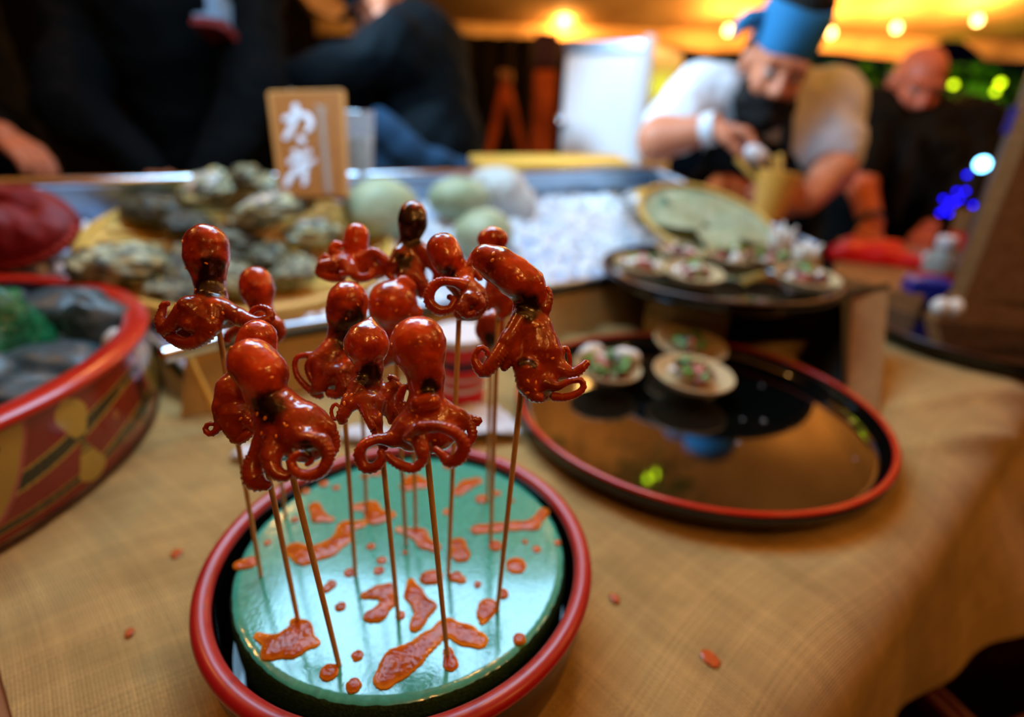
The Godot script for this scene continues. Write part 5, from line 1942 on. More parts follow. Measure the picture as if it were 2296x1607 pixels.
	oct("baby octopus at the right with a long sausage-shaped head bent over to the left", 0.258, [1115, 1365], [1178, 790],
		[[[1088, 580, -2, 33], [1116, 594, -2, 39], [1150, 618, 0, 43], [1180, 640, 0, 41], [1190, 656, 0, 33]], [[1182, 685, 2, 31], [1178, 712, 2, 33]], [[1198, 740, 2, 44], [1205, 785, 2, 50], [1204, 820, 2, 46]], [[1190, 840, 0, 36], [1208, 875, 0, 26]], [[1222, 830, 0, 34], [1218, 872, 0, 26]]],
		[[[1168, 715, -4, 22], [1138, 762, -8, 17], [1110, 806, -10, 17], [1086, 832, -10, 15], [1069, 818, -10, 11], [1065, 796, -10, 8], [1077, 780, -10, 7], [1091, 786, -10, 6], [1092, 798, -10, 5]],
		[[1240, 800, 0, 24], [1262, 832, -2, 16], [1286, 835, -3, 13], [1304, 824, -4, 11], [1317, 811, -4, 8]],
		[[1228, 860, -6, 22], [1252, 866, -9, 9], [1276, 855, -10, 7.5], [1300, 852, -10, 7], [1308, 866, -10, 7.5], [1296, 881, -10, 8], [1268, 890, -9, 9], [1238, 889, -8, 10]],
		[[1252, 800, 4, 14], [1262, 782, 5, 7], [1272, 784, 5, 6], [1277, 802, 5, 5], [1278, 822, 5, 5]],
		[[1224, 690, 0, 14], [1232, 665, 0, 8], [1226, 648, 0, 7], [1216, 652, 0, 5]],
		[[1180, 830, -8, 30], [1180, 862, -9, 20], [1196, 886, -9, 14], [1216, 892, -9, 10]],
		[[1160, 740, -2, 18], [1150, 790, -6, 13], [1130, 825, -7, 9]]],
		{"dark": [[1176, 690, 44], [1172, 700, 36, -12], [1172, 805, 20, -12], [1195, 815, 14, -12]], "cell": 0.0009, "seeds": 12, "tone": 0.02})

# ---------------------------------------------------------------- the big bowl of stones at the left
const SC := Vector3(-0.714, 0.8, -0.435)

func bowl_print() -> ImageTexture:
	# the painted outside: ropes, gilt leaves, a fan with dark blossoms, fine flowers
	var w := 2048
	var h := 128
	var im := Image.create(w, h, false, Image.FORMAT_RGB8)
	var red := Color(0.44, 0.06, 0.04)
	var gilt := Color(0.62, 0.53, 0.19)
	var ink := Color(0.03, 0.045, 0.04)
	im.fill(red)
	# angles run 0..1 round the bowl; the printed group is repeated round it
	for y in h:
		for x in w:
			var v := 1.0 - float(y) / h
			var u := fposmod(float(x) / w * 6.0 + 1.375 / 3.0, 1.0) * 3.0      # one group is three heights wide
			var c := red
			# ropes
			for ro in [[0.7, 0.09, 0.35], [0.4, 0.12, 0.5]]:
				var yy: float = ro[0] + ro[1] * sin((u + ro[2]) * 1.7)
				var d := absf(v - yy)
				if d < 0.06:
					c = ink if d < 0.042 else gilt
					if d < 0.042 and fposmod(u * 22.0 + (v - yy) * 30.0 * signf(v - yy), 1.0) < 0.22:
						c = gilt.darkened(0.5)
			# fan with blossoms
			var f := Vector2((u if u < 1.5 else u - 3.0) - 0.05, v)
			if f.length() < 0.82 and v < 0.86:
				c = gilt.lerp(Color(0.55, 0.45, 0.2), 0.4)
				if f.length() > 0.79:
					c = red.lightened(0.25)
				for bl in [[0.52, 0.2, 0.13], [0.22, 0.52, 0.12], [-0.2, 0.2, 0.11], [-0.35, 0.5, 0.1]]:
					var q := Vector2(f.x + 0.05 - bl[0], v - bl[1])
					var a := q.angle()
					var rad: float = bl[2] * (0.72 + 0.28 * absf(cos(a * 2.5)))
					if q.length() < rad:
						c = ink
					if q.length() < rad * 0.6 and absf(sin(a * 2.5)) < 0.12:
						c = gilt
			# tied leaves
			var l := Vector2(u - 1.25, v - 0.5)
			var lobe := absf(l.y) / 0.47
			var wide := 0.025 + 0.125 * maxf(0.0, sin(PI * pow(clampf(lobe, 0.0, 1.0), 1.15))) if lobe < 0.75 else 0.6 * (1.0 - lobe)
			wide = minf(wide, 0.5 * (1.0 - lobe) + 0.01)
			if absf(l.x - 0.12 * l.y) < wide and lobe < 1.0:
				c = gilt
				if absf(l.y) < 0.07 and fposmod(l.y * 20.0, 1.0) < 0.55:
					c = ink
			# hanging tassels and small flowers
			for bl in [[1.75, 0.75], [1.9, 0.6], [1.68, 0.48], [1.85, 0.35], [2.02, 0.78]]:
				var q := Vector2(u - bl[0], v - bl[1])
				if q.length() < 0.035 and absf(sin(q.angle() * 2.5)) > 0.3:
					c = Color(0.6, 0.42, 0.2)
			if absf(u - 2.2) < 0.06 and v > 0.4 and v < 0.95:
				c = ink
			im.set_pixel(x, y, c)
	return ImageTexture.create_from_image(im)

func build_stone_bowl():
	var t := thing("stone_bowl", "large round red lacquer bowl painted with ropes and gilt leaves, full of dark stones", "bowl", SC)
	var o := MB.new()
	o.lathe([Vector2(0.309, 0.006), Vector2(0.3135, 0.03), Vector2(0.316, 0.08), Vector2(0.316, 0.108)], SC, 160)
	var pm := mat(Color.WHITE, 0.2, 0.5)
	pm.albedo_texture = bowl_print()
	pm.clearcoat_enabled = true
	pm.clearcoat = 0.4
	pm.clearcoat_roughness = 0.08
	part("outside", o, pm, t, "dark red outside painted with ropes, gilt leaves and blossoms")
	var ft := MB.new()
	ft.lathe([Vector2(0.0, 0.002), Vector2(0.3, 0.002), Vector2(0.311, 0.003), Vector2(0.312, 0.009), Vector2(0.308, 0.011)], SC, 120)
	part("foot", ft, M.body_lacquer, t)
	var r := MB.new()
	r.lathe([Vector2(0.3155, 0.106), Vector2(0.321, 0.107), Vector2(0.3225, 0.112), Vector2(0.319, 0.1165), Vector2(0.307, 0.118), Vector2(0.297, 0.1165), Vector2(0.2955, 0.112), Vector2(0.2975, 0.108)], SC, 160)
	part("rim", r, M.rim_red, t, "broad bright red rim")
	var n := MB.new()
	n.lathe([Vector2(0.298, 0.11), Vector2(0.297, 0.06), Vector2(0.285, 0.02), Vector2(0.25, 0.012), Vector2(0.0, 0.012)], SC, 100)
	part("inside", n, M.black_lacquer, t, "black inside")
	var i := 0
	for e in [
		[150, 712, 0.892, 0.072, 0.045, 0.05, 0.2, "largest dark blue grey river stone, lying across the back of the bowl"],
		[240, 745, 0.890, 0.045, 0.055, 0.036, 0.9, "upright grey river stone at the right side of the bowl, under the rim"],
		[140, 820, 0.877, 0.07, 0.03, 0.055, -0.1, "broad grey green flat stone in the front half of the bowl"],
		[48, 900, 0.880, 0.06, 0.03, 0.05, 0.2, "bluish stone against the front of the bowl's rim"],
		[40, 715, 0.882, 0.04, 0.05, 0.045, 0.4, "dull dark stone standing behind the green glassy rock"],
		[-60, 690, 0.882, 0.05, 0.04, 0.05, 0.3, "dark river stone at the far left of the bowl"],
		[90, 770, 0.867, 0.05, 0.035, 0.05, 1.1, "black stone in the gap in the middle of the bowl"],
		[200, 800, 0.860, 0.06, 0.03, 0.05, 0.5, "low dark stone under the upright grey one"],
		[-80, 880, 0.872, 0.06, 0.04, 0.05, 0.7, "dark river stone left of the green glassy rock"],
		]:
		var p := Y(e[0], e[1], e[2])
		var g := MB.new()
		g.ball(p, Vector3(e[3], e[4], e[5]) * 0.85, Basis(Vector3.UP, e[6]) * Basis(Vector3(0, 0, 1), e[6] * 0.4), 36, 0.22, noise, 0.9)
		tag(part("river_stone", g, M.stone_dark), e[7], "stone", "river stones in the red bowl")
		i += 1
	var wp := Y(264, 762, 0.893)
	var ws := MB.new()
	ws.ball(wp - Vector3(0.0, 0.008, 0), Vector3(0.016, 0.022, 0.016), Basis.IDENTITY, 24, 0.15, noise, 1.0)
	tag(part("white_stone", ws, M.stone_white), "small white pebble just inside the right of the bowl's rim", "stone")
	var gp := Y(-28, 800, 0.875)
	var gr := MB.new()
	gr.ball(gp, Vector3(0.056, 0.085, 0.07), Basis(Vector3(0, 0, 1), -0.15), 40, 0.3, noise, 1.3)
	tag(part("green_rock", gr, M.green_rock), "glassy green rock rising among the dark stones at the picture's left edge", "stone")

# ---------------------------------------------------------------- trays and dishes
func tray(label: String, c: Vector3, r: float, called := "round_tray", high := 0.028, edge := "rim_red") -> Node3D:
	var t := thing(called, label, "tray", c)
	var f := MB.new()
	f.lathe([Vector2(0.0, 0.008), Vector2(r - 0.018, 0.008), Vector2(r - 0.008, 0.011), Vector2(r - 0.005, high - 0.002)], c, 140)
	part("floor", f, M.tray_black, t, "mirror black tray floor")
	var o := MB.new()
	o.lathe([Vector2(0.0, 0.0015), Vector2(r - 0.03, 0.0015), Vector2(r - 0.012, 0.003), Vector2(r + 0.001, 0.012), Vector2(r + 0.003, high - 0.004), Vector2(r + 0.001, high)], c, 140)
	part("outside", o, M.black_lacquer, t, "black outside")
	var m := MB.new()
	var prof := []
	for i in 13:
		var a := TAU * i / 12.0
		prof.append(Vector2(r - 0.0015 + 0.0036 * cos(a), high + 0.0024 * sin(a)))
	m.lathe(prof, c, 160)
	part("rim", m, M[edge], t, "thin red line of the rim" if edge == "rim_red" else "dark reddish rim")
	return t

func dish(label: String, x: float, y: float, h: float, r: float, tilt: Vector3, called := "paper_dish", group := "", deep := 0.34) -> Array:
	var c := Y(x, y, h)
	var q := Basis.from_euler(tilt)
	var t := thing(called, label, "dish", c - q * Vector3(0, r * deep, 0), group)
	var b := MB.new()
	b.lathe([Vector2(0, -r * deep), Vector2(r * 0.55, -r * deep), Vector2(r * 0.8, -r * deep * 0.62), Vector2(r * 0.985, -0.002), Vector2(r, 0.0), Vector2(r * 0.985, 0.0022), Vector2(r * 0.96, 0.0), Vector2(r * 0.77, -r * deep * 0.55), Vector2(r * 0.52, -r * deep * 0.9), Vector2(0, -r * deep * 0.92)], c, 64, q, Vector2(1, 1), func(v, a): return v * Vector3(1, 1, 1) * (1.0 + 0.006 * sin(a * 24.0)))
	part("dish", b, M.paper_dish, t)
	return [t, c, q, r * deep]

func salad(label: String, ds: Array, group: String, big := 1.0, white := false):
	# chopped meat, herbs and pale slices heaped in a dish
	var c: Vector3 = ds[1] - ds[2] * Vector3(0, ds[3] * 0.6, 0)
	var t := thing("food_serving", label, "food", c, group)
	var kinds := [["meat_piece", M.meat, 0.011], ["herb_leaf", M.greens, 0.011], ["meat_piece", M.pink_meat, 0.01], ["herb_leaf", M.dark_green, 0.01], ["onion_slice", M.daikon, 0.009]]
	for i in 26:
		var k: Array = kinds[[0, 1, 2, 3, 1, 0, 4, 1][i % 8]] if not white else kinds[[4, 0, 4, 1, 2, 4, 0][i % 7]]
		var a := rng.randf() * TAU
		var ro := sqrt(rng.randf()) * 0.03 * big
		var p := c + Vector3(cos(a) * ro, ds[3] * 0.35 + 0.012 * big * (1.0 - ro / (0.03 * big)) + rng.randf() * 0.004, sin(a) * ro)
		var g := MB.new()
		var s: float = k[2] * big * rng.randf_range(0.7, 1.25)
		if k[0] == "herb_leaf":
			g.ball(p + Vector3(0, 0.004, 0), Vector3(s * 1.2, s * 0.22, s * 0.7), Basis.from_euler(Vector3(rng.randf_range(-0.9, 0.9), rng.randf() * TAU, rng.randf_range(-0.9, 0.9))), 10, 0.5, noise, 2.0)
		else:
			g.ball(p, Vector3(s, s * 0.6, s * 0.8), Basis.from_euler(Vector3(rng.randf(), rng.randf() * TAU, rng.randf())), 10, 0.5, noise, 2.0)
		part(k[0], g, k[1], t)

func build_round_tray():
	var c := Vector3(0.2315, 0.8, -0.607)
	tray("large mirror-like black tray with a thin red rim, mostly empty", c, 0.2222)
	var a := dish("round paper dish of salad at the tray's left edge, behind the long-headed octopus", 1362, 820, 0.838, 0.047, Vector3(0.05, 0, -0.06))
	salad("salad of herbs, pink meat and two white slices in the left dish on the tray", a, "", 1.0)
	var b := dish("pale paper dish farthest back of the three on the mostly empty tray", 1549, 768, 0.846, 0.055, Vector3(0.12, 0, -0.08))
	salad("small heap of green herbs in the back dish on the tray", b, "", 0.8)
	var d := dish("round paper dish with a warm brown inside, front right of the three on the tray", 1555, 836, 0.84, 0.0535, Vector3(0.06, 0, -0.03))
	salad("salad of dark meat and green herbs in the front right dish on the tray", d, "", 0.95)
	# two pale wedges in the left dish
	var k := 0
	for e in [[1325, 790, 0.5], [1405, 800, -0.35]]:
		var q := Y(e[0], e[1], 0.845)
		var g := MB.new()
		g.ball(q, Vector3(0.021, 0.013, 0.009), Basis(Vector3.UP, e[2]), 20, 0.12, noise, 1.0)
		tag(part("radish_slice", g, M.daikon), ["white wedge standing at the left in the tray's left dish", "white wedge standing at the right in the tray's left dish"][k], "food")
		k += 1
	k = 0
	for e in [[1708, 865, 0.0025], [1712, 943, 0.003], [1655, 993, 0.003], [1917, 1028, 0.002], [1665, 940, 0.002]]:
		var q := Y(e[0], e[1], 0.8085)
		var g := MB.new()
		g.ball(q, Vector3(e[2], 0.0012, e[2]), Basis.IDENTITY, 12)
		tag(part("water_drop", g, M.clear), "small clear drop on the mirror black tray floor", "drop", "clear drops on the black tray")
		k += 1

# ---------------------------------------------------------------- the oyster basket, the stones and lump on the ice, the sign
func oyster_mesh(sd: int) -> MB:
	var g := MB.new()
	var n := FastNoiseLite.new()
	n.seed = sd
	n.frequency = 1.0
	n.fractal_octaves = 4
	var rings := []
	var cols := []
	for i in 19:
		var r := PackedVector3Array()
		var col := []
		var b := PI * i / 18.0
		for j in 36:
			var a := TAU * j / 36.0
			var q := Vector3(sin(b) * cos(a), cos(b), sin(b) * sin(a))
			var drop := 1.0 + 0.28 * q.x
			var shelf := 0.1 * sin((absf(q.y) * 7.0 + n.get_noise_3dv(q * 1.5) * 3.0) * PI)
			var k := 1.0 + 0.3 * n.get_noise_3dv(q * 1.8) + 0.5 * shelf * (1.0 - absf(q.y)) + 0.12 * n.get_noise_3dv(q * 6.0)
			r.append(q * Vector3(1.0, 0.42, 0.72 * drop) * k)
			var m := n.get_noise_3dv(q * 2.2 + Vector3(5, 5, 5))
			var c := Color(0.1, 0.105, 0.04)
			if m > 0.1:
				c = c.lerp(Color(0.5, 0.55, 0.36), clampf((m - 0.1) * 7.0, 0, 1))
			else:
				c = c.lerp(Color(0.02, 0.02, 0.012), clampf((-m) * 7.0, 0, 1))
			if n.get_noise_3dv(q * 3.4) > 0.15:
				c = c.lerp(Color(0.5, 0.36, 0.1), 0.7)
			col.append(c)
		col.append(col[0])
		rings.append(r)
		cols.append(col)
	g.grid(rings, true, Vector2(1, 1), cols)
	return g

func basket_place() -> Array:
	var pl := ice_plane(0.012)
	var a := on(150, 588, pl)
	var b := on(858, 508, pl)
	return [(a + b) / 2.0, (a - b).length() / 2.0 * 0.97, (b - a).normalized()]

func build_basket():
	var bp := basket_place()
	var c: Vector3 = bp[0]
	var ro: float = bp[1]
	var ax: Vector3 = bp[2]
	var turn := Basis(ax, PN, ax.cross(PN).normalized())
	var t := thing("bamboo_basket", "wide shallow yellow bamboo basket of oysters on the ice", "basket", c - PN * 0.035)
	var f := MB.new()
	f.lathe([Vector2(0.0, -0.031), Vector2(ro * 0.72, -0.031), Vector2(ro * 0.9, -0.02), Vector2(ro * 0.985, 0.0), Vector2(ro * 0.96, 0.0), Vector2(ro * 0.87, -0.016), Vector2(ro * 0.7, -0.026), Vector2(0.0, -0.027)], c, 120, turn)
	part("tray", f, M.bamboo, t)
	var rim := MB.new()
	for k in 2:
		var prof := []
		for i in 11:
			var q := TAU * i / 10.0
			prof.append(Vector2(ro * 0.985 + 0.0075 * cos(q) + 0.002 * k, 0.001 - 0.014 * k + 0.0075 * sin(q)))
		rim.lathe(prof, c, 140, turn, Vector2(1, 1), func(v, an): return v * (1.0 + 0.002 * sin(an * 60.0)))
	part("rim", rim, M.bamboo, t, "bound bamboo rim")
	# woven strips laid over the inside
	for k in 14:
		var s := MB.new()
		var off := lerpf(-0.88, 0.88, k / 13.0) * ro
		var half := sqrt(maxf(0.0, ro * ro * 0.93 - off * off))
		var path := PackedVector3Array()
		for m in 25:
			var u := lerpf(-half, half, m / 24.0)
			var rr := sqrt(u * u + off * off) / ro
			var up := lerpf(-0.025, -0.003, smoothstep(0.68, 0.97, rr)) + 0.0015 * (1.0 if (m + k) % 2 == 0 else -0.5)
			path.append(c + turn * Vector3(u, up, off))
		s.tube(path, [0.0035], 6)
		part("bamboo_strip", s, M.bamboo, t)
	var meshes := []
	for k in 5:
		meshes.append(oyster_mesh(50 + k * 7))
	var kind := 0
	for e in [
		[268, 590, 0.06, 0.09, 0.3, "largest oyster, round and mossy, at the basket's left front"],
		[205, 625, 0.045, 0.05, 1.2, "small oyster at the basket's far left beside the large mossy one"],
		[350, 470, 0.05, 0.08, 2.2, "dark blackish oyster at the basket's left back"],
		[425, 505, 0.05, 0.075, 0.9, "dark oyster behind the tall brown octopus head"],
		[455, 425, 0.085, 0.07, 0.1, "whitish oyster at the back left of the heap's top"],
		[545, 400, 0.1, 0.07, 1.7, "oyster at the very top of the heap, left of the sign"],
		[615, 420, 0.1, 0.06, 2.6, "oyster directly under the sign's lower left corner"],
		[590, 475, 0.1, 0.08, 0.2, "oyster with a yellowish open edge in the middle of the heap"],
		[668, 450, 0.085, 0.06, 1.0, "greenish oyster at the right end of the heap's top"],
		[695, 525, 0.06, 0.078, 0.6, "pale oyster at the right side of the heap"],
		[520, 540, 0.06, 0.07, 2.9, "brown oyster right of the tall octopus head"],
		[600, 575, 0.05, 0.065, 1.4, "grey oyster behind the small egg-shaped octopus head"],
		[655, 610, 0.045, 0.06, 0.4, "oyster at the heap's right front, close to the basket's rim"],
		[540, 630, 0.045, 0.06, 2.0, "oyster at the heap's front, between the two left octopuses"],
		[425, 610, 0.05, 0.07, 1.1, "brown oyster left of the tall brown octopus"],
		[390, 655, 0.04, 0.05, 2.4, "small oyster at the heap's front left by the bowl of stones"],
		[480, 575, 0.055, 0.07, 0.1, "oyster hidden behind the tall brown octopus"],
		]:
		var p := on(e[0], e[1], ice_plane(e[2] - 0.022))
		var s: float = e[3] * 0.73
		var bs := turn * Basis.from_euler(Vector3(rng.randf_range(-0.35, 0.35), e[4], rng.randf_range(-0.35, 0.35)))
		var o := thing("oyster", e[5], "oyster", p, "oysters heaped in the bamboo basket")
		var g := MB.new()
		g.take(meshes[kind % 5], Transform3D(bs.scaled(Vector3.ONE) * Basis.from_scale(Vector3.ONE * s), p))
		var tone: float = [0.9, 0.7, 0.22, 0.18, 1.2, 0.6, 0.8, 1.0, 0.6, 1.2, 0.35, 0.5, 0.75, 0.9, 0.45, 0.6, 0.25][kind]
		for i in g.c.size():
			g.c[i] = Color(g.c[i].r * tone, g.c[i].g * tone, g.c[i].b * tone)
		part("shell", g, M.shell, o)
		if kind in [4, 7, 9]:
			var q := MB.new()
			q.ball(p + bs * Vector3(s * 0.1, s * 0.36, 0), Vector3(s * 0.62, s * 0.09, s * 0.42), bs, 20, 0.2, noise, 1.2)
			part("nacre", q, M.nacre, o, "pale inner lip")
		kind += 1
	# smooth pale stones and the white lump on the ice
	var i := 0
	for e in [[855, 470, 0.05, 0.085, 0.06, 0.4, "largest pale green smooth stone on the ice, right of the basket"], [1030, 445, 0.05, 0.072, 0.045, -0.2, "pale greenish stone on the ice behind the highest octopus head"], [1085, 525, 0.035, 0.072, 0.05, 0.3, "pale green stone on the ice in front of the white lump"]]:
		var p := on(e[0], e[1], ice_plane(e[2]))
		var g := MB.new()
		g.ball(p, Vector3(e[3], e[4], e[4] * 1.1), turn * Basis(Vector3.UP, e[5]), 40, 0.1, noise, 0.8)
		tag(part("pale_stone", g, M.stone_pale), e[6], "stone", "pale stones on the ice")
		i += 1
	var lp := on(1125, 440, ice_plane(0.035))
	var lump := soft([[lp + PN * 0.03 + side * -0.045, lp + PN * 0.02 + side * 0.005, 0.035, 0.04], [lp + side * 0.005 + PN * 0.02, lp + side * 0.055 - PN * 0.02, 0.042, 0.035], [lp, lp + side * 0.03 - PN * 0.03, 0.04, 0.04]], 0.005, 0.03)
	tag(part("ice_lump", rumple(lump, 0.006, 20.0), M.stone_white), "smooth white lump of ice standing on the crushed ice by the pale stones", "ice")
	# the wooden sign
	var d := 1.0
	var q0 := D(603, 208, d + 0.03)
	var q1 := D(766, 204, d + 0.03)
	var q2 := D(775, 440, d - 0.01)
	var q3 := D(632, 440, d - 0.01)
	var n := (q1 - q0).cross(q3 - q0).normalized()
	if n.dot(fwd) > 0.0:
		n = -n
	var sg := thing("wooden_sign", "brown wooden sign board with white brushed Japanese letters, standing behind the oysters", "sign", (q2 + q3) / 2.0)
	var bd := MB.new()
	bd.slab([q0, q1, q2, q3], -n * 0.014)
	part("board", bd, M.wood_sign, sg)
	var edge := MB.new()
	for s in [[q0, q1], [q0, q3], [q1, q2]]:
		edge.tube(PackedVector3Array([s[0] - n * 0.004, s[1] - n * 0.004]), [0.0055], 8)
	part("edge_strip", edge, M.sign_edge, sg, "lighter edge strip")
	var pn := Plane(n, n.dot(q0 + n * 0.0015))
	var zz := func(u, v): return on(560.0 + u / 6.18, 180.0 + v / 6.18, pn)
	var px := d / LENS
	var strokes := [
		[[500, 535, 44], [600, 505, 50], [720, 480, 46], [800, 500, 44], [838, 570, 44], [830, 650, 40], [790, 705, 34]],
		[[632, 370, 48], [640, 470, 50], [610, 580, 46], [560, 690, 44], [505, 790, 42]],
		[[690, 800, 38], [735, 850, 42]],
		[[570, 1130, 46], [660, 1075, 50], [760, 1025, 40], [830, 985, 30]],
		[[640, 1235, 44], [720, 1190, 44], [810, 1150, 38], [890, 1115, 30]],
		[[620, 985, 34], [690, 1080, 44], [760, 1200, 42], [790, 1250, 34]],
		[[700, 1230, 44], [600, 1300, 46], [535, 1380, 48], [520, 1440, 40]],
		[[740, 1290, 34], [765, 1360, 38], [755, 1430, 34]]]
	var st := MB.new()
	for s in strokes:
		var path := []
		for e in s:
			var p: Vector3 = zz.call(e[0], e[1])
			path.append(Vector4(p.x, p.y, p.z, e[2] / 6.18 * px))
		ribbon(st, flow(path, 0.003), n)
	part("letters", st, M.white_paint, sg, "white brushed letters")
	# the narrow column of small writing along the right
	var sm := MB.new()
	for k in 21:
		var fk := k / 20.0
		var u := lerpf(985, 1090, fk)
		var v := lerpf(390, 1530, fk)
		for m in 2:
			var path := []
			for e in ([[-44, -8], [44, 4]] if m == 0 else [[-12 + 24 * (k % 3 - 1), -24], [6, 26]]):
				var p: Vector3 = zz.call(u + e[0] * (1.15 if k == 0 else 0.85), v + e[1])
				path.append(Vector4(p.x, p.y, p.z, (17.0 if k > 1 else 24.0) / 6.18 * px))
			ribbon(sm, flow(path, 0.004), n)
	part("small_writing", sm, M.faded_paint, sg, "narrow faded column of small writing")

func ribbon(g: MB, run: Array, n: Vector3):
	var rings := []
	for i in run.size():
		var p := Vector3(run[i].x, run[i].y, run[i].z)
		var a: Vector4 = run[mini(i + 1, run.size() - 1)]
		var b: Vector4 = run[maxi(i - 1, 0)]
		var t := Vector3(a.x - b.x, a.y - b.y, a.z - b.z).normalized()
		var w = n.cross(t).normalized() * run[i].w
		var up := n * 0.0012
		rings.append(PackedVector3Array([p - w - n * 0.002, p - w * 0.9 + up, p + w * 0.9 + up, p + w - n * 0.002]))
	for e in [[rings[0], run[0], run[1]], [rings[-1], run[-1], run[-2]]]:
		pass
	g.grid(rings, true)
	for e in [[run[0], run[1]], [run[-1], run[-2]]]:
		var p := Vector3(e[0].x, e[0].y, e[0].z)
		var q := PackedVector3Array()
		var x := n.cross(Vector3.UP).normalized()
		for k in 16:
			var a := TAU * k / 16.0
			q.append(p + (x * cos(a) + n.cross(x) * sin(a)) * e[0].w + n * 0.0011)
		g.fan(p + n * 0.0013, q, n)

# ---------------------------------------------------------------- the second tray, the tipped basket, the garnish
func build_second_tray():
	var c := Vector3(0.352, 0.892, -0.925)
	tray("round black tray crowded with dressed oysters, raised on a burlap block behind the empty tray", c, 0.197, "round_tray", 0.026, "tray_edge")
	var blk := MB.new()
	blk.box(Vector3(0.295, 0.846, -0.87), Vector3(0.115, 0.086, 0.09), 0.008, Basis(Vector3.UP, 0.2))
	tag(part("burlap_block", blk, M.burlap_box), "burlap-wrapped block that carries the second tray", "block")
	var bk := MB.new()
	bk.box(Vector3(0.44, 0.846, -0.95), Vector3(0.2, 0.086, 0.16), 0.008, Basis(Vector3.UP, 0.2))
	tag(part("dark_block", bk, M.brown_cloth), "dark wrapped block in the shade under the second tray", "block")
	var i := 0
	for e in [
		[1440, 590, 0.93, 0.048, "oyster dish at the second tray's left, with bright green herbs at its left end"],
		[1555, 608, 0.926, 0.05, "oyster dish at the second tray's front, hanging a little over its rim"],
		[1810, 618, 0.928, 0.052, "oyster dish at the second tray's right front"],
		[1525, 562, 0.935, 0.043, "oyster dish at the second tray's back left"],
		[1640, 572, 0.934, 0.045, "oyster dish in the middle of the second tray"],
		[1730, 575, 0.934, 0.043, "oyster dish beside the white flower garnish on the second tray"],
		]:
		var d := dish(e[4], e[0], e[1], e[2], e[3], Vector3(0.1, 0, -0.04), "shell_dish", "oyster dishes on the second tray", 0.42)
		salad(["oyster with herbs and red topping in the left dish of the second tray", "heaped pale oyster in the front dish of the second tray", "oyster with green onion in the right front dish of the second tray", "oyster with a brown topping in the back left dish of the second tray", "pale oyster in the middle dish of the second tray", "pale oyster beside the flower garnish on the second tray"][i], d, "dressed oysters on the second tray", 1.0, true)
		i += 1
	# white flowers cut from radish
	i = 0
	for e in [[1742, 545, 0.03], [1800, 570, 0.022]]:
		var base := Y(e[0], e[1] + 25, 0.93)
		var o := thing("radish_flower", ["larger white radish flower with pointed petals on the second tray", "smaller white radish flower right of the larger one"][i], "garnish", base)
		for k in 11:
			var a := TAU * k / 11.0
			var tip := base + Vector3(cos(a) * 0.022, e[2] * (1.5 + 0.4 * sin(k * 2.3)), sin(a) * 0.022)
			part("petal", soft([[base + Vector3(cos(a), 0.3, sin(a)) * 0.006, base.lerp(tip, 0.55), 0.005, 0.008], [base.lerp(tip, 0.55), tip, 0.008, 0.002]], 0.0022, 0.004), M.daikon, o)
		i += 1
	# the basket lid of leaves tipped behind the tray
	var p := D(1585, 502, 1.13)
	var ax := (D(1740, 530, 1.12) - D(1425, 455, 1.12)).normalized()
	var nz := (-fwd * 0.42 + Vector3.UP * 0.86).normalized()
	nz = (nz - ax * nz.dot(ax)).normalized()
	var q := Basis(ax, nz, ax.cross(nz))
	var t := thing("tipped_basket", "pale green leaf-lined round basket tipped up behind the second tray", "basket", p - Vector3(0, 0.06, 0))
	var g := MB.new()
	g.lathe([Vector2(0.0, -0.012), Vector2(0.1, -0.01), Vector2(0.145, 0.004), Vector2(0.15, 0.008), Vector2(0.147, 0.0), Vector2(0.1, -0.018), Vector2(0.0, -0.02)], p, 80, q)
	part("tray", g, M.stone_pale, t)
	var rm := MB.new()
	var prof := []
	for k in 11:
		var a := TAU * k / 10.0
		prof.append(Vector2(0.148 + 0.006 * cos(a), 0.008 + 0.006 * sin(a)))
	rm.lathe(prof, p, 90, q)
	part("rim", rm, M.bamboo, t)
	for k in 5:
		var a := TAU * k / 5.0 + 0.2
		var lf := MB.new()
		leaf(lf, p + q * Vector3(cos(a) * 0.01, -0.006 + 0.0012 * (k % 3), sin(a) * 0.01), q * Vector3(cos(a), 0.06, sin(a)), q.y, 0.12, 0.09)
		part("lining_leaf", lf, M.stone_pale, t)
	# a dark fern frond and a bamboo stick on the ice
	var fr := thing("fern_frond", "dark green fern frond lying on the ice left of the tipped basket", "leaf", on(1440, 500, ice_plane(0.02)))
	var root := on(1465, 530, ice_plane(0.03))
	var tip := on(1370, 425, ice_plane(0.03))
	var stem := MB.new()
	stem.tube(PackedVector3Array([root, root.lerp(tip, 0.5) + PN * 0.012, tip]), [0.003, 0.0025, 0.001], 6)
	part("stem", stem, M.dark_green, fr)
	for k in 9:
		for s in [-1, 1]:
			var at := root.lerp(tip, 0.08 + 0.1 * k) + PN * 0.008
			var dir = ((tip - root).normalized() * 0.6 + (tip - root).normalized().cross(PN) * s).normalized()
			var lf := MB.new()
			leaf(lf, at, dir, PN, 0.06 * (1.0 - 0.07 * k), 0.013)
			part("leaflet", lf, M.dark_green, fr)
	var bs := MB.new()
	bs.tube(PackedVector3Array([on(1432, 492, ice_plane(0.03)), on(1520, 540, ice_plane(0.03))]), [0.011, 0.011], 10)
	tag(part("bamboo_piece", bs, M.bamboo), "short piece of pale bamboo in front of the tipped basket", "bamboo")
	var bt := thing("wooden_tray", "low yellow wooden tray along the back edge of the ice pan, under the white cabinet", "tray", pan(1.0, 0.6, 0.0))
	var b := MB.new()
	b.box(pan(1.0, 0.62, 0.012), Vector3(0.52, 0.02, 0.08), 0.004, Basis(PU, PN, PU.cross(PN)))
	part("board", b, M.bamboo, bt)
	var lip := MB.new()
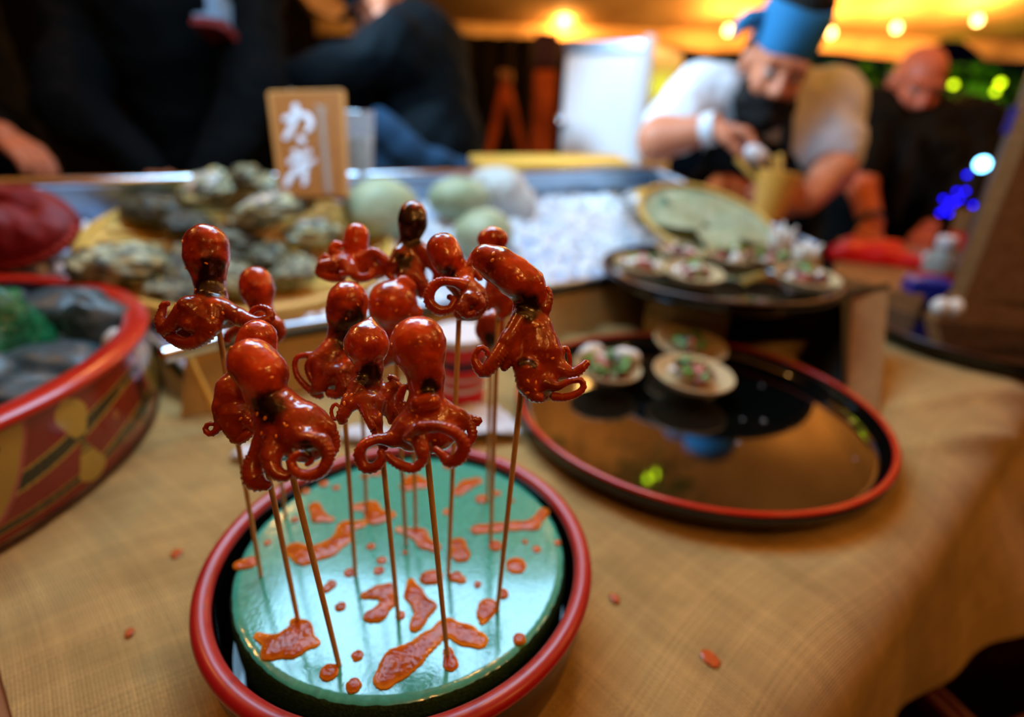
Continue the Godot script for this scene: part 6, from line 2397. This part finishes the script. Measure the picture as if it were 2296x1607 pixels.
	lip.box(pan(1.0, 0.655, 0.014), Vector3(0.52, 0.024, 0.012), 0.003, Basis(PU, PN, PU.cross(PN)))
	part("lip", lip, M.bamboo, bt)
	# yellow leaves at the back right of the ice
	i = 0
	for e in [[1420, 440, 1470, 430], [1480, 445, 1530, 425], [1450, 462, 1520, 452]]:
		var lf := MB.new()
		var a := on(e[0], e[1], ice_plane(0.02))
		var bq := on(e[2], e[3], ice_plane(0.02))
		leaf(lf, a, (bq - a).normalized(), PN, 0.12, 0.035)
		tag(part("yellow_leaf", lf, M.bamboo), ["yellow leaf at the left of three on the back of the ice", "yellow leaf at the right of three on the back of the ice", "yellow leaf in front of the other two on the back of the ice"][i], "leaf")
		i += 1

func leaf(g: MB, root: Vector3, dir: Vector3, up: Vector3, long: float, wide: float):
	var x := dir.cross(up).normalized()
	var rings := []
	for s in 2:
		for i in 9:
			var f := (i if s == 0 else 8 - i) / 8.0
			var w := wide * 0.5 * pow(sin(PI * clampf(f * 0.96 + 0.02, 0, 1)), 0.8)
			var c := root + dir * long * f + up * (0.06 * long * sin(PI * f) - 0.0012 * s)
			rings.append(PackedVector3Array([c - x * w + up * w * 0.25, c - up * 0.0004, c + x * w + up * w * 0.25]))
	g.flip_check = false
	g.grid(rings, false)

# ---------------------------------------------------------------- the right side: folded card, third tray, kraft board, bottles
func build_right_side():
	var cd := thing("folded_card", "folded black and kraft table card standing behind the mostly empty tray", "card", Y(1925, 905, 0.8))
	var k := MB.new()
	var top0 := D(1906, 668, 0.86)
	var top1 := D(1992, 648, 0.875)
	var b1 := Y(1972, 925, 0.803)
	var b0 := Y(1893, 870, 0.803)
	var nn := (top1 - top0).cross(b0 - top0).normalized()
	k.slab([top0, top1, b1, b0], nn * 0.004)
	part("kraft_face", k, M.kraft, cd, "plain kraft face")
	var kb := MB.new()
	kb.slab([D(1884, 655, 0.87), D(1990, 638, 0.885), D(1990, 650, 0.885), D(1906, 668, 0.86), Y(1893, 870, 0.803), Y(1884, 880, 0.803)], -nn * 0.006)
	part("black_edge", kb, M.card_black, cd, "black edge")
	var s := MB.new()
	s.slab([D(1880, 655, 0.88), D(1906, 662, 0.87), Y(1889, 868, 0.803), Y(1783, 806, 0.803)], Vector3(0.004, 0, 0.002))
	part("black_face", s, M.card_black, cd, "black inner face")
	var t := tray("round black tray at the right edge behind the folded card, reflecting a blue box", Vector3(0.862, 0.8, -0.935), 0.195, "round_tray", 0.028, "tray_edge")
	# counter board and the things on it, farther back on the right
	var cb := thing("counter_board", "pale wooden board along the back right of the table, with a red cloth on it", "board", D(1960, 640, 1.42) - Vector3(0, 0.05, 0))
	var h := 0.845
	var bd := MB.new()
	bd.slab([Y(1870, 612, h), Y(2070, 668, h), Y(2130, 560, h), Y(1880, 535, h)], Vector3(0, -0.04, 0))
	part("board", bd, M.plywood, cb)
	var rc := rumple(soft([[Y(1880, 568, h + 0.015), Y(1965, 575, h + 0.015), 0.028, 0.03], [Y(1965, 575, h + 0.015), Y(2052, 592, h + 0.01), 0.03, 0.022], [Y(1900, 552, h + 0.02), Y(2000, 560, h + 0.02), 0.024, 0.024]], 0.008, 0.03), 0.008, 16.0)
	tag(part("red_cloth", rc, M.red_plastic), "bright red folded cloth on the wooden board between the cook and the bottles", "cloth")
	var bx := thing("blue_box", "small blue box on the table behind the third tray", "box", Y(2075, 690, 0.803))
	var g := MB.new()
	var bc := D(2073, 655, 1.12)
	g.box(bc, Vector3(0.075, 0.06, 0.06), 0.005, Basis(Vector3.UP, -0.3))
	part("carton", g, M.blue_plastic, bx)
	var lb := MB.new()
	lb.box(bc + Vector3(0.008, -0.004, 0.031), Vector3(0.026, 0.026, 0.003), 0.001, Basis(Vector3.UP, -0.3))
	part("pale_print", lb, M.denim, bx)
	# bottle with a white cap and a red label
	var q := D(2103, 600, 1.2)
	var bo := thing("water_bottle", "clear plastic bottle with a white cap and a red label, behind the blue box", "bottle", Vector3(q.x, h, q.z))
	var m := MB.new()
	m.lathe([Vector2(0, -0.085), Vector2(0.03, -0.085), Vector2(0.032, -0.08), Vector2(0.032, 0.0), Vector2(0.027, 0.03), Vector2(0.015, 0.042), Vector2(0.014, 0.05), Vector2(0, 0.05)], q, 30)
	part("bottle", m, M.frosted, bo)
	var cap := MB.new()
	cap.lathe([Vector2(0, 0.044), Vector2(0.019, 0.044), Vector2(0.02, 0.05), Vector2(0.02, 0.066), Vector2(0.017, 0.07), Vector2(0, 0.07)], q, 24)
	part("cap", cap, M.white_plastic, bo)
	var la := MB.new()
	la.lathe([Vector2(0.0328, -0.05), Vector2(0.0333, -0.048), Vector2(0.0333, -0.008), Vector2(0.0328, -0.006)], q, 30)
	part("label", la, M.red_plastic, bo)
	var cp := D(2168, 525, 1.3)
	var cu := thing("paper_cup", "tan and red paper cup against the blue lights, right of the white capped bottle", "cup", cp - Vector3(0, 0.055, 0))
	var pc := MB.new()
	pc.lathe([Vector2(0, -0.055), Vector2(0.028, -0.055), Vector2(0.037, 0.052), Vector2(0.039, 0.055), Vector2(0.036, 0.055), Vector2(0.027, -0.05), Vector2(0, -0.05)], cp, 28)
	part("cup", pc, M.kraft, cu)
	var rb := MB.new()
	rb.lathe([Vector2(0.0305, -0.03), Vector2(0.0312, -0.03), Vector2(0.0345, 0.005), Vector2(0.0338, 0.005)], cp, 28)
	part("red_band", rb, M.red_plastic, cu)
	var st := MB.new()
	st.box(Vector3(cp.x, cp.y - 0.055 - (cp.y - 0.055 - 0.8) / 2.0, cp.z), Vector3(0.11, cp.y - 0.055 - 0.8, 0.1), 0.006)
	tag(part("pale_box", st, M.white_plastic), "pale box under the tan and red paper cup", "box")
	var i := 0
	for e in [[2108, 688, 0.014], [2140, 690, 0.014]]:
		var r := D(e[0], e[1], 0.98)
		var w := MB.new()
		w.ball(r, Vector3(0.015, 0.017, 0.015), Basis.IDENTITY, 16, 0.1, noise, 1.0)
		tag(part("garlic_bulb", w, M.daikon), ["small white garlic bulb at the far rim of the third tray, the left of two", "small white garlic bulb at the far rim of the third tray, the right of two"][i], "garlic")
		i += 1
	# the tall kraft board at the right edge, and the tent pole behind it
	var kb2 := MB.new()
	var kl := D(2204, 560, 1.0)
	var kr := kl + Vector3(0.42, 0, 0.1)
	kb2.slab([Vector3(kl.x, 0.803, kl.z), Vector3(kl.x, 1.42, kl.z), Vector3(kr.x, 1.42, kr.z), Vector3(kr.x, 0.803, kr.z)], Vector3(-0.007, 0, -0.03))
	kb2.slab([Vector3(kl.x, 0.803, kl.z) - Vector3(0.035, 0, 0.01), Vector3(kl.x, 0.86, kl.z), Vector3(kr.x, 0.86, kr.z), Vector3(kr.x, 0.803, kr.z)], Vector3(-0.007, 0, -0.03))
	tag(part("kraft_panel", kb2, M.kraft), "tall plain kraft brown panel at the right edge of the picture", "panel")
	var po := thing("tent_pole", "silvery blue tent pole rising past the kraft panel at the right", "pole", D(2206, 480, 1.22) * Vector3(1, 0, 1))
	var pa := D(2206, 480, 1.22)
	var pb := pa + Vector3.UP * 0.4
	var dir := (pb - pa).normalized()
	var lowp := pa - dir * ((pa.y - 0.01) / dir.y)
	var hip := pa + dir * ((2.05 - pa.y) / dir.y)
	var pg := MB.new()
	pg.tube(PackedVector3Array([lowp, hip]), [0.016], 16)
	part("tube", pg, M.steel, po)
	var cl := MB.new()
	cl.tube(PackedVector3Array([pa.lerp(pb, 0.42), pa.lerp(pb, 0.55)]), [0.024], 14)
	part("clamp", cl, M.blue_plastic, po, "blue clamp")

# ---------------------------------------------------------------- small things
func build_small_things():
	# the dark red crab shell at the left edge
	var c := D(18, 512, 0.82)
	var t := thing("crab_shell", "big dark red crab shell with a toothed edge, standing behind the bowl of stones", "crab shell", c - Vector3(0, 0.08, 0))
	var z := (-fwd * 0.75 + Vector3(0.0, 0.5, 0)).normalized()
	var x := Vector3.UP.cross(z).normalized()
	var q := Basis(x, z.cross(x), z)
	var g := MB.new()
	var rings := []
	for s in 2:
		for i in 15:
			var k := (i if s == 0 else 14 - i)
			var b := PI * 0.5 * k / 14.0
			var r := PackedVector3Array()
			for j in 72:
				var a := TAU * j / 72.0
				var edge := 1.0 + (0.03 * absf(sin(a * 13.0)) if sin(a) < 0.35 else 0.0) * sin(b)
				var v := Vector3(sin(b) * cos(a) * 0.103 * edge, sin(b) * sin(a) * 0.072 * edge, cos(b) * 0.05)
				v.z += 0.016 * noise.get_noise_2d(v.x * 22.0, v.y * 22.0) * cos(b) + 0.012 * exp(-pow((absf(v.x) - 0.035) / 0.018, 2.0)) * cos(b)
				v.z -= 0.012 * exp(-pow((v.y - 0.01) / 0.012, 2.0)) * cos(b)
				r.append(c + q * (v - Vector3(0, 0, 0.008 * s)))
			rings.append(r)
	g.grid(rings, true)
	part("shell", g, M.crab, t)
	for j in 26:
		var a := PI * 1.02 + PI * 0.98 * j / 25.0
		var tooth := MB.new()
		var p := c + q * Vector3(cos(a) * 0.102, sin(a) * 0.071, 0.002)
		tooth.ball(p, Vector3(0.0055, 0.005, 0.006), q, 10)
		part("tooth", tooth, M.crab_tooth, t)
	# striped can and the white napkin seen between the skewers
	var p := Y(1035, 905, 0.8)
	var can := thing("striped_cup", "red cup with white bands, blurred behind the skewers at the centre", "cup", p)
	var bands := [[0.0, 0.03, M.cup_red], [0.03, 0.036, M.white_plastic], [0.036, 0.046, M.cup_red], [0.046, 0.05, M.white_plastic], [0.05, 0.062, M.cup_red], [0.062, 0.072, M.denim], [0.072, 0.092, M.cup_red]]
	var k := 0
	for b in bands:
		var w := MB.new()
		w.lathe([Vector2(0, b[0]), Vector2(0.029 + b[0] * 0.06, b[0]), Vector2(0.029 + b[1] * 0.06, b[1]), Vector2(0, b[1])], p, 36)
		part("band", w, b[2], can, "red band" if b[2] == M.cup_red else "pale band")
		k += 1
	var rim := MB.new()
	rim.lathe([Vector2(0.034, 0.091), Vector2(0.037, 0.093), Vector2(0.0375, 0.1), Vector2(0.035, 0.104), Vector2(0.0, 0.104)], p, 36)
	part("lid", rim, M.white_plastic, can, "white lid")
	var nk := MB.new()
	var nb := Y(1050, 960, 0.803)
	var rr := []
	for i in 14:
		var r := PackedVector3Array()
		for j in 14:
			var u := i / 13.0 - 0.5
			var v := j / 13.0 - 0.5
			r.append(nb + Vector3(u * 0.1 + v * 0.03, 0.004 + 0.008 * (1.0 + noise.get_noise_2d(u * 4.0, v * 4.0)), v * 0.06 - u * 0.02))
		rr.append(r)
	var lowr := []
	for r in rr:
		var l := PackedVector3Array()
		for e in r:
			l.append(e - Vector3(0, 0.0025, 0))
		lowr.append(l)
	nk.flip_check = false
	nk.grid(rr, false)
	nk.grid(lowr, false)
	tag(part("paper_napkin", nk, M.white_cloth), "white crumpled paper napkin on the burlap at the foot of the striped cup", "napkin")
	var nk2 := MB.new()
	nk2.ball(Y(565, 1015, 0.806), Vector3(0.02, 0.006, 0.014), Basis.IDENTITY, 20, 0.4, noise, 1.5)
	tag(part("paper_scrap", nk2, M.white_cloth), "white scrap of paper seen between the two front left octopuses", "paper")
	var nk3 := MB.new()
	nk3.ball(Y(830, 975, 0.806), Vector3(0.035, 0.007, 0.016), Basis.IDENTITY, 20, 0.4, noise, 1.5)
	tag(part("paper_scrap", nk3, M.white_cloth), "white sheet of paper behind the bowl, seen below the hooped octopus", "paper")
	# a lone pale skewer leaning on the riser, left of the octopuses
	var ls := MB.new()
	ls.tube(PackedVector3Array([D(415, 785, 0.6), Y(500, 960, 0.804)]), [0.0035, 0.0045], 10)
	tag(part("loose_stick", ls, M.bamboo), "pale loose stick leaning on the burlap riser, left of the octopuses", "stick")
	var fb := MB.new()
	fb.tube(PackedVector3Array([D(365, 797, 0.56), D(482, 768, 0.6)]), [0.009, 0.009], 12)
	tag(part("steel_bar", fb, M.chrome), "short shiny steel bar at the foot of the ice pan, behind the upper left octopus", "bar")
	# a clear plastic cup behind the sign
	var pc := D(800, 330, 1.2)
	var cup := thing("plastic_cup", "clear plastic cup standing right behind the wooden sign", "cup", pc - Vector3(0, 0.085, 0))
	var cg := MB.new()
	cg.lathe([Vector2(0, -0.085), Vector2(0.03, -0.085), Vector2(0.044, 0.07), Vector2(0.046, 0.074), Vector2(0.0425, 0.07), Vector2(0.0285, -0.08), Vector2(0, -0.08)], pc, 36)
	part("wall", cg, M.clear, cup)
	var fl := MB.new()
	fl.lathe([Vector2(0, -0.078), Vector2(0.0275, -0.078), Vector2(0.036, 0.02), Vector2(0, 0.02)], pc, 30)
	part("drink", fl, M.frosted, cup)
	# spots of sauce on the burlap
	k = 0
	for e in [[395, 1240, 0.0042], [1378, 1340, 0.0035], [1592, 1475, 0.0055], [290, 1418, 0.003]]:
		var s := MB.new()
		s.ball(Y(e[0], e[1], 0.8015), Vector3(e[2], 0.0007, e[2] * 1.3), Basis(Vector3.UP, 0.5), 16, 0.5, noise, 2.0)
		s.c.fill(Color(0.42, 0.09, 0.02))
		tag(part("sauce_spot", s, M.sauce), ["red sauce spot on the burlap left of the octopus bowl", "faint sauce spot on the burlap right of the octopus bowl", "long orange sauce spot on the burlap at the bottom right", "tiny sauce spot on the burlap at the lower left"][k], "sauce")
		k += 1
